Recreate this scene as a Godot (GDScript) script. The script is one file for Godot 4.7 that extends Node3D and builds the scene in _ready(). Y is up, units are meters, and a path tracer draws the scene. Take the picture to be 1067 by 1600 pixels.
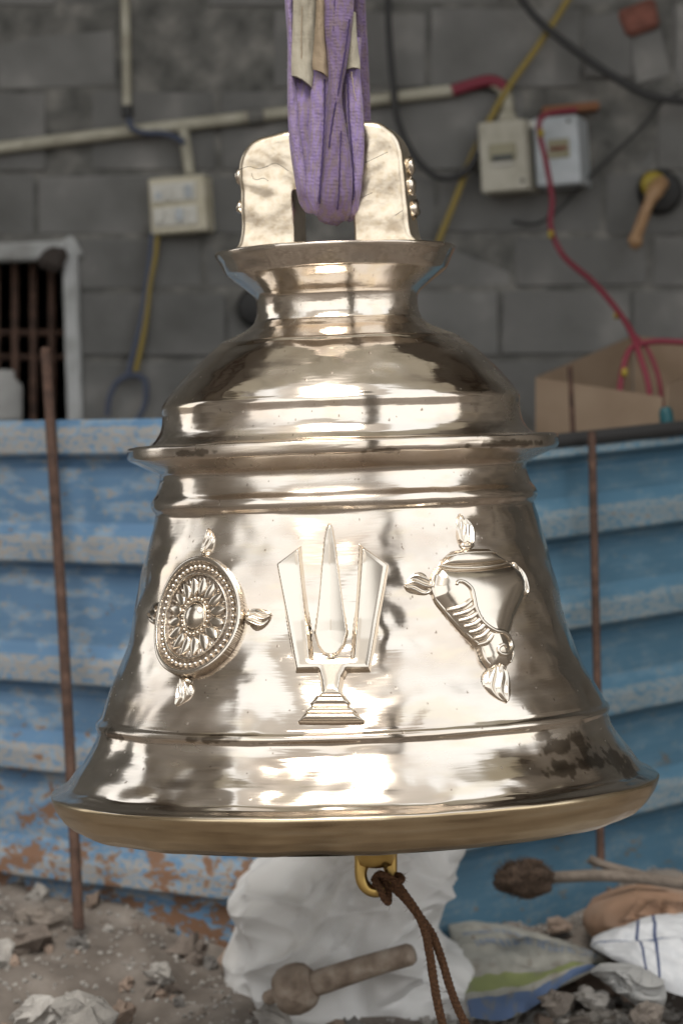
extends Node3D
# A polished bronze temple bell hanging from a violet lifting sling in front of a concrete-block wall.

const F := 4500.0                 # focal length in photograph pixels
const EYE := Vector3(0, 0.9, 0)
const PITCH := -0.01556
const BELL_SCALE := 1.0 / 1200.0  # metres per photograph pixel at the bell's axis
const ROLL := 0.0358
const MOUTH := Vector2(556, 1290)
const BELL_DEPTH := 3.75

var M := {}
var rng := RandomNumberGenerator.new()
var taken := {}
var prof := PackedVector2Array()      # bell outline: x radius, y height above the mouth (photograph pixels)
var rtab := PackedFloat32Array()      # radius by height
var bell_xf := Transform3D()
var emblem_scale := 1.0

# ------------------------------------------------------------------ helpers
func at(px: float, py: float, depth: float) -> Vector3:
	var dir := Basis(Vector3.RIGHT, PITCH) * Vector3((px - 533.5) / F, -(py - 800.0) / F, -1.0)
	return EYE + dir * (depth / -dir.z)

func numbered(called: String) -> String:
	var n: int = taken.get(called, 0)
	taken[called] = n + 1
	return called if n == 0 else "%s_%03d" % [called, n]

func thing(called: String, label: String, category: String, where := Vector3.ZERO, group := "") -> Node3D:
	var o := Node3D.new()
	o.name = numbered(called)
	add_child(o)
	o.position = where
	tag(o, label, category, group)
	return o

func tag(o: Node3D, label: String, category: String, group := "") -> Node3D:
	o.set_meta("label", label)
	o.set_meta("category", category)
	if group != "":
		o.set_meta("group", group)
	return o

func part(called: String, mesh: Mesh, mat: Material, parent: Node3D, xf := Transform3D()) -> MeshInstance3D:
	var o := MeshInstance3D.new()
	o.mesh = mesh
	o.material_override = mat
	if parent == self:
		o.name = numbered(called)
		add_child(o)
	else:
		o.name = called
		parent.add_child(o, true)
	o.transform = xf
	return o

# a part whose vertices were computed in world space, hung under a parent that stands elsewhere
func wpart(called: String, mesh: Mesh, mat: Material, parent: Node3D) -> MeshInstance3D:
	return part(called, mesh, mat, parent, world_of(parent).affine_inverse())

func world_of(n: Node3D) -> Transform3D:
	var t := n.transform
	var p = n.get_parent()
	while p != null and p != self and p is Node3D:
		t = p.transform * t
		p = p.get_parent()
	return t

func commit(V: PackedVector3Array, I: PackedInt32Array, UV := PackedVector2Array(), C := PackedColorArray(), N := PackedVector3Array()) -> ArrayMesh:
	var arr := []
	arr.resize(Mesh.ARRAY_MAX)
	if N.is_empty():
		N.resize(V.size())
		for k in range(0, I.size(), 3):
			var a := V[I[k]]
			var n := (V[I[k + 2]] - a).cross(V[I[k + 1]] - a)
			N[I[k]] += n
			N[I[k + 1]] += n
			N[I[k + 2]] += n
		for k in N.size():
			N[k] = N[k].normalized() if N[k].length_squared() > 1e-24 else Vector3.UP
	arr[Mesh.ARRAY_VERTEX] = V
	arr[Mesh.ARRAY_NORMAL] = N
	arr[Mesh.ARRAY_INDEX] = I
	if UV.size() == V.size():
		arr[Mesh.ARRAY_TEX_UV] = UV
	if C.size() == V.size():
		arr[Mesh.ARRAY_COLOR] = C
	var m := ArrayMesh.new()
	m.add_surface_from_arrays(Mesh.PRIMITIVE_TRIANGLES, arr)
	return m

# rows of points; wraps closes each row into a loop; caps closes both ends; turned outward by its volume
func loft(rows: Array, wraps := true, caps := true, UV := PackedVector2Array(), fixed := false) -> ArrayMesh:
	var V := PackedVector3Array()
	var I := PackedInt32Array()
	var n: int = rows[0].size()
	for r in rows:
		V.append_array(r)
	for j in rows.size() - 1:
		for i in (n if wraps else n - 1):
			var a := j * n + i
			var b := j * n + (i + 1) % n
			I.append_array([a, b, b + n, a, b + n, a + n])
	if caps:
		for e in [0, rows.size() - 1]:
			var c := Vector3.ZERO
			for p in rows[e]:
				c += p / n
			var k := V.size()
			for p in rows[e]:
				V.append(p)
			V.append(c)
			for i in n:
				if e == 0:
					I.append_array([k + n, k + (i + 1) % n, k + i])
				else:
					I.append_array([k + n, k + i, k + (i + 1) % n])
		if not UV.is_empty():
			for k in V.size() - UV.size():
				UV.append(Vector2(0.5, 0.5))
	if not fixed:
		var mid := Vector3.ZERO
		for p in V:
			mid += p / V.size()
		var vol := 0.0
		for k in range(0, I.size(), 3):
			vol += (V[I[k]] - mid).dot((V[I[k + 1]] - mid).cross(V[I[k + 2]] - mid))
		if vol > 0.0:
			for k in range(0, I.size(), 3):
				var t := I[k]
				I[k] = I[k + 1]
				I[k + 1] = t
	return commit(V, I, UV)

func smooth_path(pts: PackedVector3Array, step: float) -> PackedVector3Array:
	var out := PackedVector3Array()
	for i in pts.size() - 1:
		var a := pts[maxi(i - 1, 0)]
		var b := pts[i]
		var c := pts[i + 1]
		var d := pts[mini(i + 2, pts.size() - 1)]
		var n := maxi(1, int(ceil(b.distance_to(c) / step)))
		for k in n:
			out.append(b.cubic_interpolate(c, a, d, float(k) / n))
	out.append(pts[pts.size() - 1])
	return out

func frames(path: PackedVector3Array) -> Array:
	var out := []
	var up := Vector3.UP
	for i in path.size():
		var t := (path[mini(i + 1, path.size() - 1)] - path[maxi(i - 1, 0)]).normalized()
		if i == 0:
			up = Vector3.UP if absf(t.y) < 0.9 else Vector3.RIGHT
		var s := t.cross(up).normalized()
		up = s.cross(t).normalized()
		out.append([s, up, t])
	return out

func tube(path: PackedVector3Array, radius, segs := 10, caps := true) -> ArrayMesh:
	var rows := []
	var fr := frames(path)
	for i in path.size():
		var row := PackedVector3Array()
		var r: float = radius if radius is float else radius[mini(i, radius.size() - 1)]
		for k in segs:
			var a := TAU * k / segs
			row.append(path[i] + (fr[i][0] * cos(a) + fr[i][1] * sin(a)) * r)
		rows.append(row)
	return loft(rows, true, caps)

func cable(pix: Array, depth: float, width_px: float) -> ArrayMesh:
	var p := PackedVector3Array()
	for q in pix:
		p.append(at(q[0], q[1], q[2] if q.size() > 2 else depth))
	return tube(smooth_path(p, 0.012), width_px * 0.5 * depth / F, 8)

# turned solid round the y axis: points (radius, height)
func lathe(pts: Array, segs := 28, wobble := 0.0, seed := 1) -> ArrayMesh:
	var n := noise(seed, 12.0)
	var rows := []
	for p in pts:
		var row := PackedVector3Array()
		for k in segs:
			var a := TAU * k / segs
			var v := Vector3(cos(a) * p.x, p.y, sin(a) * p.x)
			row.append(v + Vector3(cos(a), 0, sin(a)) * n.get_noise_3dv(v) * wobble)
		rows.append(row)
	return loft(rows, true, true)

func chamfer_box(size: Vector3, bevel: float, jitter := 0.0) -> ArrayMesh:
	var h := size * 0.5
	var P := {}
	for sx in [-1, 1]:
		for sy in [-1, 1]:
			for sz in [-1, 1]:
				var c := Vector3(h.x * sx, h.y * sy, h.z * sz) + Vector3(rng.randf_range(-1, 1), rng.randf_range(-1, 1), rng.randf_range(-1, 1)) * jitter
				P[[sx, sy, sz, 0]] = c - Vector3(0, sy, sz) * bevel
				P[[sx, sy, sz, 1]] = c - Vector3(sx, 0, sz) * bevel
				P[[sx, sy, sz, 2]] = c - Vector3(sx, sy, 0) * bevel
	var T := []
	for ax in 3:
		var u := (ax + 1) % 3
		var v := (ax + 2) % 3
		for s in [-1, 1]:
			var q := []
			for st in [[-1, -1], [1, -1], [1, 1], [-1, 1]]:
				var k := [0, 0, 0, ax]
				k[ax] = s
				k[u] = st[0]
				k[v] = st[1]
				q.append(P[k])
			T.append(q)
		for s in [-1, 1]:      # edges that run along ax
			for t in [-1, 1]:
				var q := []
				for e in [[-1, u], [-1, v], [1, v], [1, u]]:
					var k := [0, 0, 0, e[1]]
					k[ax] = e[0]
					k[u] = s
					k[v] = t
					q.append(P[k])
				T.append(q)
	for sx in [-1, 1]:
		for sy in [-1, 1]:
			for sz in [-1, 1]:
				T.append([P[[sx, sy, sz, 0]], P[[sx, sy, sz, 1]], P[[sx, sy, sz, 2]]])
	var V := PackedVector3Array()
	var I := PackedInt32Array()
	for q in T:
		var k := V.size()
		var nrm: Vector3 = (q[2] - q[0]).cross(q[1] - q[0])
		var mid: Vector3 = (q[0] + q[1] + q[2]) / 3.0
		if nrm.dot(mid) < 0.0:
			q.reverse()
		for p in q:
			V.append(p)
		I.append_array([k, k + 1, k + 2])
		if q.size() == 4:
			I.append_array([k, k + 2, k + 3])
	return commit(V, I)

func blob(radii: Vector3, seed: int, rough := 0.18, na := 12, nb := 8, flat := true) -> ArrayMesh:
	var n := noise(seed, 0.9)
	var V := PackedVector3Array()
	var I := PackedInt32Array()
	var P := []
	for j in nb + 1:
		var row := []
		for i in na:
			var th := PI * j / nb
			var ph := TAU * i / na
			var d := Vector3(sin(th) * cos(ph), cos(th), sin(th) * sin(ph))
			var r := 1.0 + rough * (n.get_noise_3dv(d * 1.3) * 1.6 + n.get_noise_3dv(d * 3.5) * 0.6)
			row.append(d * radii * r)
		P.append(row)
	for j in nb:
		for i in na:
			var q := [P[j][i], P[j + 1][i], P[j + 1][(i + 1) % na], P[j][(i + 1) % na]]
			for t in [[0, 1, 2], [0, 2, 3]]:
				var a: Vector3 = q[t[0]]
				var b: Vector3 = q[t[1]]
				var c: Vector3 = q[t[2]]
				if (b - a).cross(c - a).length_squared() < 1e-16:
					continue
				if (c - a).cross(b - a).dot(a + b + c) < 0.0:
					var s := b
					b = c
					c = s
				var k := V.size()
				V.append_array([a, b, c])
				I.append_array([k, k + 1, k + 2])
	if flat:
		return commit(V, I)
	var st := SurfaceTool.new()
	st.begin(Mesh.PRIMITIVE_TRIANGLES)
	st.set_smooth_group(0)
	for v in V:
		st.add_vertex(v)
	st.generate_normals()
	st.index()
	return st.commit()

func noise(seed: int, freq: float, oct := 1) -> FastNoiseLite:
	var n := FastNoiseLite.new()
	n.seed = seed
	n.noise_type = FastNoiseLite.TYPE_SIMPLEX_SMOOTH
	n.frequency = freq
	n.fractal_type = FastNoiseLite.FRACTAL_FBM if oct > 1 else FastNoiseLite.FRACTAL_NONE
	n.fractal_octaves = oct
	return n

func lin(r: float, g: float, b: float) -> Color:
	return Color(r, g, b).linear_to_srgb()

func picture(w: int, h: int, fn: Callable) -> ImageTexture:
	var im := Image.create(w, h, false, Image.FORMAT_RGB8)
	for y in h:
		for x in w:
			im.set_pixel(x, y, fn.call(float(x) / w, float(y) / h))
	return ImageTexture.create_from_image(im)

# seamless grey noise turned into colours by stops
func grain(size: int, freq: float, oct: int, seed: int, stops: Array) -> ImageTexture:
	var n := noise(seed, freq, oct)
	var g := n.get_seamless_image(size, size)
	var im := Image.create(size, size, false, Image.FORMAT_RGB8)
	var gr := Gradient.new()
	gr.offsets = PackedFloat32Array(stops.map(func(s): return s[0]))
	gr.colors = PackedColorArray(stops.map(func(s): return s[1]))
	for y in size:
		for x in size:
			im.set_pixel(x, y, gr.sample(g.get_pixel(x, y).r))
	return ImageTexture.create_from_image(im)

func mat(color: Color, rough: float, metal := 0.0) -> StandardMaterial3D:
	var m := StandardMaterial3D.new()
	m.albedo_color = color
	m.roughness = rough
	m.metallic = metal
	return m

func textured(tex: Texture2D, scale: float, rough: float, bump: Texture2D = null, relief := 0.0, world := true) -> StandardMaterial3D:
	var m := mat(Color.WHITE, rough)
	m.albedo_texture = tex
	m.uv1_triplanar = true
	m.uv1_world_triplanar = world
	m.uv1_scale = Vector3.ONE * scale
	if bump:
		m.heightmap_enabled = true
		m.heightmap_texture = bump
		m.heightmap_scale = relief
	return m

# ------------------------------------------------------------------ bell surface
func make_profile() -> void:
	var raw := [[0, 389], [150, 389.5], [184, 388.5], [188, 390], [186.5, 396], [180, 407], [175.5, 417], [172, 424], [160, 434], [145, 446], [131, 457.5], [127, 463],
		[126, 475], [126.5, 488], [131, 500], [144, 511.5], [165, 521.5], [181, 528.5], [186, 530.5], [189, 535], [205, 547], [221, 561], [237, 576], [251, 591], [267, 609], [276.5, 622],
		[279, 627], [277.5, 640], [279, 655], [282, 666], [289, 677], [299, 686], [316, 687.2], [333, 687.8], [335.5, 690], [335.5, 705], [333, 708], [310, 719], [287, 730], [285, 735],
		[285.5, 742], [288, 752], [292, 763], [298, 771], [300.5, 777.5], [299, 784], [293.5, 790], [292, 795], [297, 813], [305, 840], [315, 870], [324, 912], [333, 950], [342, 980],
		[352, 1009], [366, 1045], [376, 1067], [388, 1095], [393.5, 1107], [399.5, 1111], [401, 1117], [397, 1124], [402, 1140], [411, 1156], [423, 1172], [434, 1185], [442, 1197],
		[449, 1206.5], [459, 1213], [469, 1217.5], [474, 1221.5], [473, 1227], [467, 1242], [456, 1258], [442, 1271], [428, 1278], [415, 1281]]
	var dense := PackedVector2Array()
	for k in raw.size() - 1:
		var a := Vector2(raw[k][0], 1290.0 - raw[k][1])
		var b := Vector2(raw[k + 1][0], 1290.0 - raw[k + 1][1])
		var n := maxi(1, int(a.distance_to(b)))
		for i in n:
			dense.append(a.lerp(b, float(i) / n))
	dense.append(Vector2(415, 9))
	for pass_ in 3:
		var sm := dense.duplicate()
		for i in range(2, dense.size() - 2):
			sm[i] = (dense[i - 2] + dense[i - 1] * 2 + dense[i] * 3 + dense[i + 1] * 2 + dense[i + 2]) / 9.0
		dense = sm
	prof.clear()
	for i in range(0, dense.size(), 2):
		prof.append(dense[i])
	rtab.resize(903)
	for hgt in 903:
		rtab[hgt] = 0.0
	for i in dense.size() - 1:
		var a := dense[i]
		var b := dense[i + 1]
		var lo := int(ceil(minf(a.y, b.y)))
		var hi := int(floor(maxf(a.y, b.y)))
		for hgt in range(maxi(lo, 0), mini(hi, 902) + 1):
			var t := 0.0 if absf(a.y - b.y) < 1e-6 else (hgt - a.y) / (b.y - a.y)
			rtab[hgt] = maxf(rtab[hgt], lerpf(a.x, b.x, t))

func bell_r(hgt: float) -> float:
	var c := clampf(hgt, 0, 901.0)
	var k := int(c)
	return lerpf(rtab[k], rtab[mini(k + 1, 902)], c - k)

# point on the bell in its own axes; phi 0 faces the camera, lift in pixels outward
func on_bell(phi: float, hgt: float, lift := 0.0) -> Vector3:
	var r := bell_r(hgt)
	var slope := (bell_r(hgt + 4) - bell_r(hgt - 4)) / 8.0
	var n := Vector2(1.0, -slope).normalized()
	var rr := r + n.x * lift
	return Vector3(rr * sin(phi), hgt + n.y * lift, rr * cos(phi)) * BELL_SCALE

# which spot of the bell the photograph shows at a pixel: (phi, height)
func bell_spot(px: float, py: float) -> Vector2:
	var x := px - MOUTH.x
	var y := MOUTH.y - py
	var x1 := x * cos(ROLL) + y * sin(ROLL)
	var y1 := -x * sin(ROLL) + y * cos(ROLL)
	var hgt := y1
	var phi := 0.0
	for k in 14:
		var r := bell_r(hgt)
		var f := (4500.0 - r * cos(phi)) / 4500.0
		hgt = lerpf(hgt, (y1 - 560.0) * f + 560.0, 0.7)
		phi = asin(clampf(((x1 + 22.0) * f - 22.0) / r, -0.99, 0.99))
	return Vector2(phi, hgt)

# relief cast on the bell: h(u, v) in pixels, u to the right and v upward from the spot c
func relief(c: Vector2, lo: Vector2, hi: Vector2, step: float, h: Callable) -> ArrayMesh:
	var r0 := bell_r(c.y)
	var nx := int((hi.x - lo.x) / step) + 1
	var ny := int((hi.y - lo.y) / step) + 1
	var H := PackedFloat32Array()
	H.resize(nx * ny)
	var V := PackedVector3Array()
	V.resize(nx * ny)
	for j in ny:
		for i in nx:
			var u := lo.x + i * step
			var v := hi.y - j * step
			var q: float = h.call(u, v)
			H[j * nx + i] = q
			V[j * nx + i] = on_bell(c.x + u * emblem_scale / r0, c.y + v * emblem_scale, maxf(q, -2.5))
	var I := PackedInt32Array()
	for j in ny - 1:
		for i in nx - 1:
			var a := j * nx + i
			if maxf(maxf(H[a], H[a + 1]), maxf(H[a + nx], H[a + nx + 1])) > -2.4:
				I.append_array([a, a + 1, a + nx + 1, a, a + nx + 1, a + nx])
	# keep only the used vertices
	var map := {}
	var W := PackedVector3Array()
	for k in I.size():
		if not map.has(I[k]):
			map[I[k]] = W.size()
			W.append(V[I[k]])
		I[k] = map[I[k]]
	return commit(W, I)

func sd_poly(p: Vector2, poly: PackedVector2Array) -> float:
	var d := 1e9
	var inside := false
	var n := poly.size()
	var b := poly[n - 1]
	for k in n:
		var a := poly[k]
		var ab := b - a
		var t := clampf((p - a).dot(ab) / maxf(ab.length_squared(), 1e-9), 0, 1)
		d = minf(d, p.distance_squared_to(a + ab * t))
		if (a.y > p.y) != (b.y > p.y) and p.x < (b.x - a.x) * (p.y - a.y) / (b.y - a.y) + a.x:
			inside = not inside
		b = a
	return sqrt(d) if inside else -sqrt(d)

func to_uv(pix: Array, c: Vector2) -> PackedVector2Array:
	var r0 := bell_r(c.y)
	var out := PackedVector2Array()
	for p in pix:
		var s := bell_spot(p[0], p[1])
		out.append(Vector2((s.x - c.x) * r0, s.y - c.y))
	return out

# small boss on the bell
func boss(c: Vector2, u: float, v: float, ru: float, rv: float, lift: float, hgt: float, turn := 0.0) -> ArrayMesh:
	var r0 := bell_r(c.y)
	var rows := []
	for j in 6:
		var row := PackedVector3Array()
		var th := PI * 0.5 * (5 - j) / 5.0
		for i in 12:
			var ph := TAU * i / 12.0
			var d := Vector2(cos(ph) * ru, sin(ph) * rv).rotated(turn) * sin(th if j < 5 else 0.02)
			row.append(on_bell(c.x + (u + d.x) * emblem_scale / r0, c.y + (v + d.y) * emblem_scale, lift + hgt * cos(th)))
		rows.append(row)
	return loft(rows, true, true)

func flame_h(u: float, v: float, size: float, lean: float) -> float:
	# a tongue of flame from (0,0) upward along +v
	var t := v / size
	if t < -0.06 or t > 1.04:
		return -3.0
	var mid := lean * size * sin(t * 3.6) * 0.10
	var half := size * 0.44 * sqrt(maxf(0.0, sin(PI * pow(clampf(t * 0.97 + 0.03, 0, 1), 0.8))))
	var x := (u - mid) / maxf(half, 0.5)
	if absf(x) > 1.0:
		return -3.0
	var round_ := sqrt(maxf(0.0, 1.0 - x * x)) * (1.0 - 0.45 * t)
	var curl := cos(x * 9.0 + sin(t * 5.0 + 0.4) * 2.0 * lean)
	return -1.5 + 10.0 * round_ + 3.2 * curl * round_

# ------------------------------------------------------------------ scene
func _ready() -> void:
	rng.seed = 20240611
	var camera := Camera3D.new()
	camera.name = "camera"
	camera.position = EYE
	camera.rotation.x = PITCH
	camera.near = 0.05
	camera.far = 200.0
	var lens := CameraAttributesPhysical.new()
	lens.frustum_focal_length = 67.5
	lens.frustum_near = 0.05
	lens.frustum_far = 200.0
	lens.exposure_aperture = 2.9
	lens.frustum_focus_distance = 3.46
	camera.attributes = lens
	camera.fov = rad_to_deg(2.0 * atan(800.0 / F))
	add_child(camera)
	camera.current = true

	var env := Environment.new()
	env.background_mode = Environment.BG_SKY
	var sky_mat := ProceduralSkyMaterial.new()
	sky_mat.sky_top_color = Color(0.93, 0.95, 0.97)
	sky_mat.sky_horizon_color = Color(1.0, 0.99, 0.97)
	sky_mat.sky_curve = 0.3
	sky_mat.ground_horizon_color = Color(0.55, 0.52, 0.48)
	sky_mat.ground_bottom_color = Color(0.4, 0.37, 0.34)
	sky_mat.sky_energy_multiplier = 1.0
	sky_mat.sun_angle_max = 12.0
	var sky := Sky.new()
	sky.sky_material = sky_mat
	env.sky = sky
	env.background_energy_multiplier = 1.0
	env.tonemap_mode = Environment.TONE_MAPPER_LINEAR
	env.tonemap_exposure = 1.55
	env.sdfgi_enabled = true
	env.ssao_enabled = true
	env.ssil_enabled = true
	var we := WorldEnvironment.new()
	we.name = "world_environment"
	we.environment = env
	add_child(we)

	var sun := DirectionalLight3D.new()
	sun.name = "sun"
	sun.light_color = Color(1.0, 0.98, 0.95)
	sun.light_energy = 0.45
	sun.light_angular_distance = 30.0
	sun.shadow_enabled = true
	sun.rotation_degrees = Vector3(-58, -14, 0)
	add_child(sun)

	make_profile()
	make_materials()
	make_ground()
	make_wall()
	make_shed()
	make_sheets()
	make_bell()
	make_sling()
	make_clapper()
	make_wall_fittings()
	make_box()
	make_floor_things()

func make_materials() -> void:
	var soft := grain(256, 0.012, 4, 3, [[0.0, Color(0.0, 0.0, 0.0)], [1.0, Color(1, 1, 1)]])
	var fine := grain(256, 0.05, 4, 4, [[0.0, Color(0.0, 0.0, 0.0)], [1.0, Color(1, 1, 1)]])
	M.soft = soft
	M.fine = fine
	# bronze: colour and gloss vary in buffing streaks that run round the bell
	var n1 := noise(11, 1.0, 4)
	var n2 := noise(12, 1.0, 3)
	var n3 := noise(13, 1.0, 2)
	var bronze_a := lin(0.80, 0.72, 0.63)
	var bronze_b := lin(0.67, 0.575, 0.485)
	var bronze_c := lin(0.78, 0.67, 0.52)
	var pit := lin(0.16, 0.12, 0.09)
	var cyl := func(u: float, v: float, ku: float, kv: float) -> Vector3:
		return Vector3(cos(u * TAU) * ku, v * kv, sin(u * TAU) * ku)
	# dark tarnish on flange and left skirt; right skirt marks are painted-in reflections: px, py, half width, half height in the photograph
	var stain_reflection_col := lin(0.20, 0.165, 0.13)
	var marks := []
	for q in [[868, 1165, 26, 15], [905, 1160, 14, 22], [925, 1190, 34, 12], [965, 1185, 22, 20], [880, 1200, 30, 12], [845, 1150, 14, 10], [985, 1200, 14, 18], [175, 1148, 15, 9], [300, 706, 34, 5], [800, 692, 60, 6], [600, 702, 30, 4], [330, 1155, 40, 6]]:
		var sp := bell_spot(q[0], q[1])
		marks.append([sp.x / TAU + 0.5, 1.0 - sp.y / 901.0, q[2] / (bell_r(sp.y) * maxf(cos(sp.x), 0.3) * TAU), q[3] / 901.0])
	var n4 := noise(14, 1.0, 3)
	var stain_reflection := func(u: float, v: float) -> float:
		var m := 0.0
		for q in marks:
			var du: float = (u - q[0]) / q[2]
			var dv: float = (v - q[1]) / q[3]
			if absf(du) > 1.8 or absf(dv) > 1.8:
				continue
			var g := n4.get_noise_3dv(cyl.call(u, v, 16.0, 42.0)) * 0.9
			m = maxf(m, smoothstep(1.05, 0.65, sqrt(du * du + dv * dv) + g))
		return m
	var bronze_tex := picture(1280, 512, func(u: float, v: float) -> Color:
		var a := n1.get_noise_3dv(cyl.call(u, v, 1.6, 9.0)) * 0.5 + 0.5
		var b := n2.get_noise_3dv(cyl.call(u, v, 2.5, 22.0)) * 0.5 + 0.5
		var c: Color = bronze_a.lerp(bronze_b, smoothstep(0.45, 0.75, a) * 0.8)
		c = c.lerp(bronze_c, smoothstep(0.55, 0.8, b) * 0.6)
		var p := n3.get_noise_3dv(cyl.call(u, v, 38.0, 70.0))
		c = c.lerp(pit, smoothstep(0.70, 0.78, p) * 0.7)
		return c.lerp(stain_reflection_col, stain_reflection.call(u, v) * 0.75))
	var bronze_rough := picture(768, 384, func(u: float, v: float) -> Color:
		var a := n1.get_noise_3dv(cyl.call(u, v + 3.0, 1.2, 7.0)) * 0.5 + 0.5
		var b := n2.get_noise_3dv(cyl.call(u, v + 5.0, 4.0, 60.0)) * 0.5 + 0.5
		var p := n3.get_noise_3dv(cyl.call(u, v, 38.0, 70.0))
		var g := 0.08 + 0.17 * smoothstep(0.4, 0.75, a) + 0.07 * b + 0.3 * smoothstep(0.68, 0.78, p)
		return Color(g, g, g))
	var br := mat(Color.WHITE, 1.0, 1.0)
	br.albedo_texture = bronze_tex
	br.roughness_texture = bronze_rough
	# fine buffing lines
	br.heightmap_enabled = true
	br.heightmap_texture = picture(512, 768, func(u: float, v: float) -> Color:
		var g := 0.5 + 0.5 * n2.get_noise_3dv(cyl.call(u, v, 7.0, 260.0)) + 0.25 * n3.get_noise_3dv(cyl.call(u, v + 2.0, 20.0, 90.0))
		return Color(g, g, g))
	br.heightmap_scale = 0.012
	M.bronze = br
	# cast bronze of the crown and raised emblems, scratched by the file
	var cr := mat(Color.WHITE, 0.3, 1.0)
	cr.albedo_texture = grain(256, 0.02, 4, 21, [[0.0, lin(0.6, 0.48, 0.34)], [0.3, lin(0.77, 0.66, 0.51)], [0.6, lin(0.84, 0.74, 0.60)], [1.0, lin(0.78, 0.65, 0.46)]])
	cr.uv1_triplanar = true
	cr.uv1_scale = Vector3.ONE * 9.0
	cr.heightmap_enabled = true
	cr.heightmap_texture = fine
	cr.heightmap_scale = 0.012
	M.crown = cr
	M.emblem = mat(lin(0.80, 0.72, 0.62), 0.18, 1.0)
	var tn := mat(Color.WHITE, 0.42, 1.0)
	tn.albedo_texture = grain(256, 0.03, 4, 25, [[0.0, lin(0.13, 0.11, 0.095)], [0.5, lin(0.34, 0.285, 0.235)], [1.0, lin(0.55, 0.47, 0.38)]])
	tn.uv1_triplanar = true
	tn.uv1_scale = Vector3.ONE * 14.0
	M.tarnish = tn
	var ra := mat(Color.WHITE, 0.27, 1.0)
	ra.albedo_texture = grain(256, 0.018, 5, 31, [[0.0, lin(0.26, 0.19, 0.12)], [0.3, lin(0.54, 0.42, 0.27)], [0.6, lin(0.68, 0.55, 0.37)], [1.0, lin(0.80, 0.71, 0.55)]])
	ra.uv1_triplanar = true
	ra.uv1_scale = Vector3(1.1, 12, 1.1)
	ra.heightmap_enabled = true
	ra.heightmap_texture = fine
	ra.heightmap_scale = 0.02
	M.raw_bronze = ra
	M.crack = mat(lin(0.05, 0.035, 0.025), 0.9)
	M.brass = mat(lin(0.66, 0.46, 0.16), 0.3, 1.0)
	M.inner = mat(lin(0.3, 0.23, 0.15), 0.6, 1.0)
	# masonry
	M.block = []
	for k in 4:
		var g: float = [0.165, 0.15, 0.185, 0.158][k]
		var tex := grain(256, 0.012, 6, 40 + k, [[0.0, lin(g * 0.72, g * 0.72, g * 0.69)], [0.4, lin(g * 0.97, g * 0.97, g * 0.94)], [0.62, lin(g * 1.08, g * 1.07, g * 1.04)], [0.78, lin(g * 1.35, g * 1.33, g * 1.28)], [1.0, lin(g * 1.75, g * 1.7, g * 1.62)]])
		M.block.append(textured(tex, 1.3, 0.95, fine, 0.2))
	M.mortar = textured(grain(256, 0.02, 5, 46, [[0.0, lin(0.07, 0.07, 0.066)], [0.35, lin(0.12, 0.119, 0.112)], [0.6, lin(0.16, 0.157, 0.147)], [1.0, lin(0.27, 0.26, 0.24)]]), 2.2, 0.95, fine, 0.3)
	M.plaster = textured(grain(256, 0.01, 5, 47, [[0.0, lin(0.2, 0.18, 0.155)], [0.5, lin(0.34, 0.31, 0.275)], [1.0, lin(0.46, 0.425, 0.38)]]), 0.5, 0.95, fine, 0.5)
	M.roof_iron = mat(lin(0.36, 0.34, 0.31), 0.7)
	M.added_translucent = mat(lin(0.5, 0.5, 0.46), 0.6)  # added translucent sheeting, lets light through to brighten the dome's reflections
	M.added_translucent.backlight_enabled = true
	M.added_translucent.backlight = Color(0.62, 0.6, 0.55)
	M.red_brick = textured(grain(128, 0.04, 4, 48, [[0.0, lin(0.10, 0.04, 0.03)], [1.0, lin(0.3, 0.12, 0.09)]]), 4.0, 0.95)
	# earth
	M.earth = textured(grain(512, 0.012, 6, 51, [[0.0, lin(0.07, 0.058, 0.049)], [0.4, lin(0.15, 0.127, 0.108)], [0.65, lin(0.21, 0.182, 0.158)], [1.0, lin(0.31, 0.28, 0.25)]]), 1.1, 0.97, fine, 1.2)
	M.stone = []
	var sc := [[0.25, 0.215, 0.185], [0.36, 0.34, 0.315], [0.20, 0.165, 0.14], [0.18, 0.17, 0.16], [0.29, 0.22, 0.175]]
	for k in 5:
		var c: Array = sc[k]
		M.stone.append(textured(grain(128, 0.03, 4, 55 + k, [[0.0, lin(c[0] * 0.6, c[1] * 0.6, c[2] * 0.6)], [0.6, lin(c[0], c[1], c[2])], [1.0, lin(c[0] * 1.35, c[1] * 1.35, c[2] * 1.35)]]), 5.0, 0.96, fine, 0.4))
	M.pale_stone = textured(grain(128, 0.03, 4, 63, [[0.0, lin(0.3, 0.28, 0.26)], [1.0, lin(0.58, 0.56, 0.53)]]), 5.0, 0.95, fine, 0.4)
	# iron, wood, plastic
	M.rust = textured(grain(128, 0.04, 5, 71, [[0.0, lin(0.035, 0.022, 0.017)], [0.5, lin(0.09, 0.05, 0.036)], [1.0, lin(0.17, 0.10, 0.07)]]), 6.0, 0.85, fine, 0.2)
	M.dark_iron = mat(lin(0.045, 0.035, 0.03), 0.8)
	M.wood = textured(grain(256, 0.02, 5, 73, [[0.0, lin(0.13, 0.095, 0.07)], [0.42, lin(0.28, 0.215, 0.165)], [0.6, lin(0.36, 0.29, 0.23)], [1.0, lin(0.52, 0.45, 0.38)]]), 5.0, 0.75, fine, 0.3)
	M.stick = textured(grain(128, 0.03, 4, 74, [[0.0, lin(0.10, 0.08, 0.065)], [1.0, lin(0.27, 0.225, 0.185)]]), 6.0, 0.85, fine, 0.2)
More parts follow.
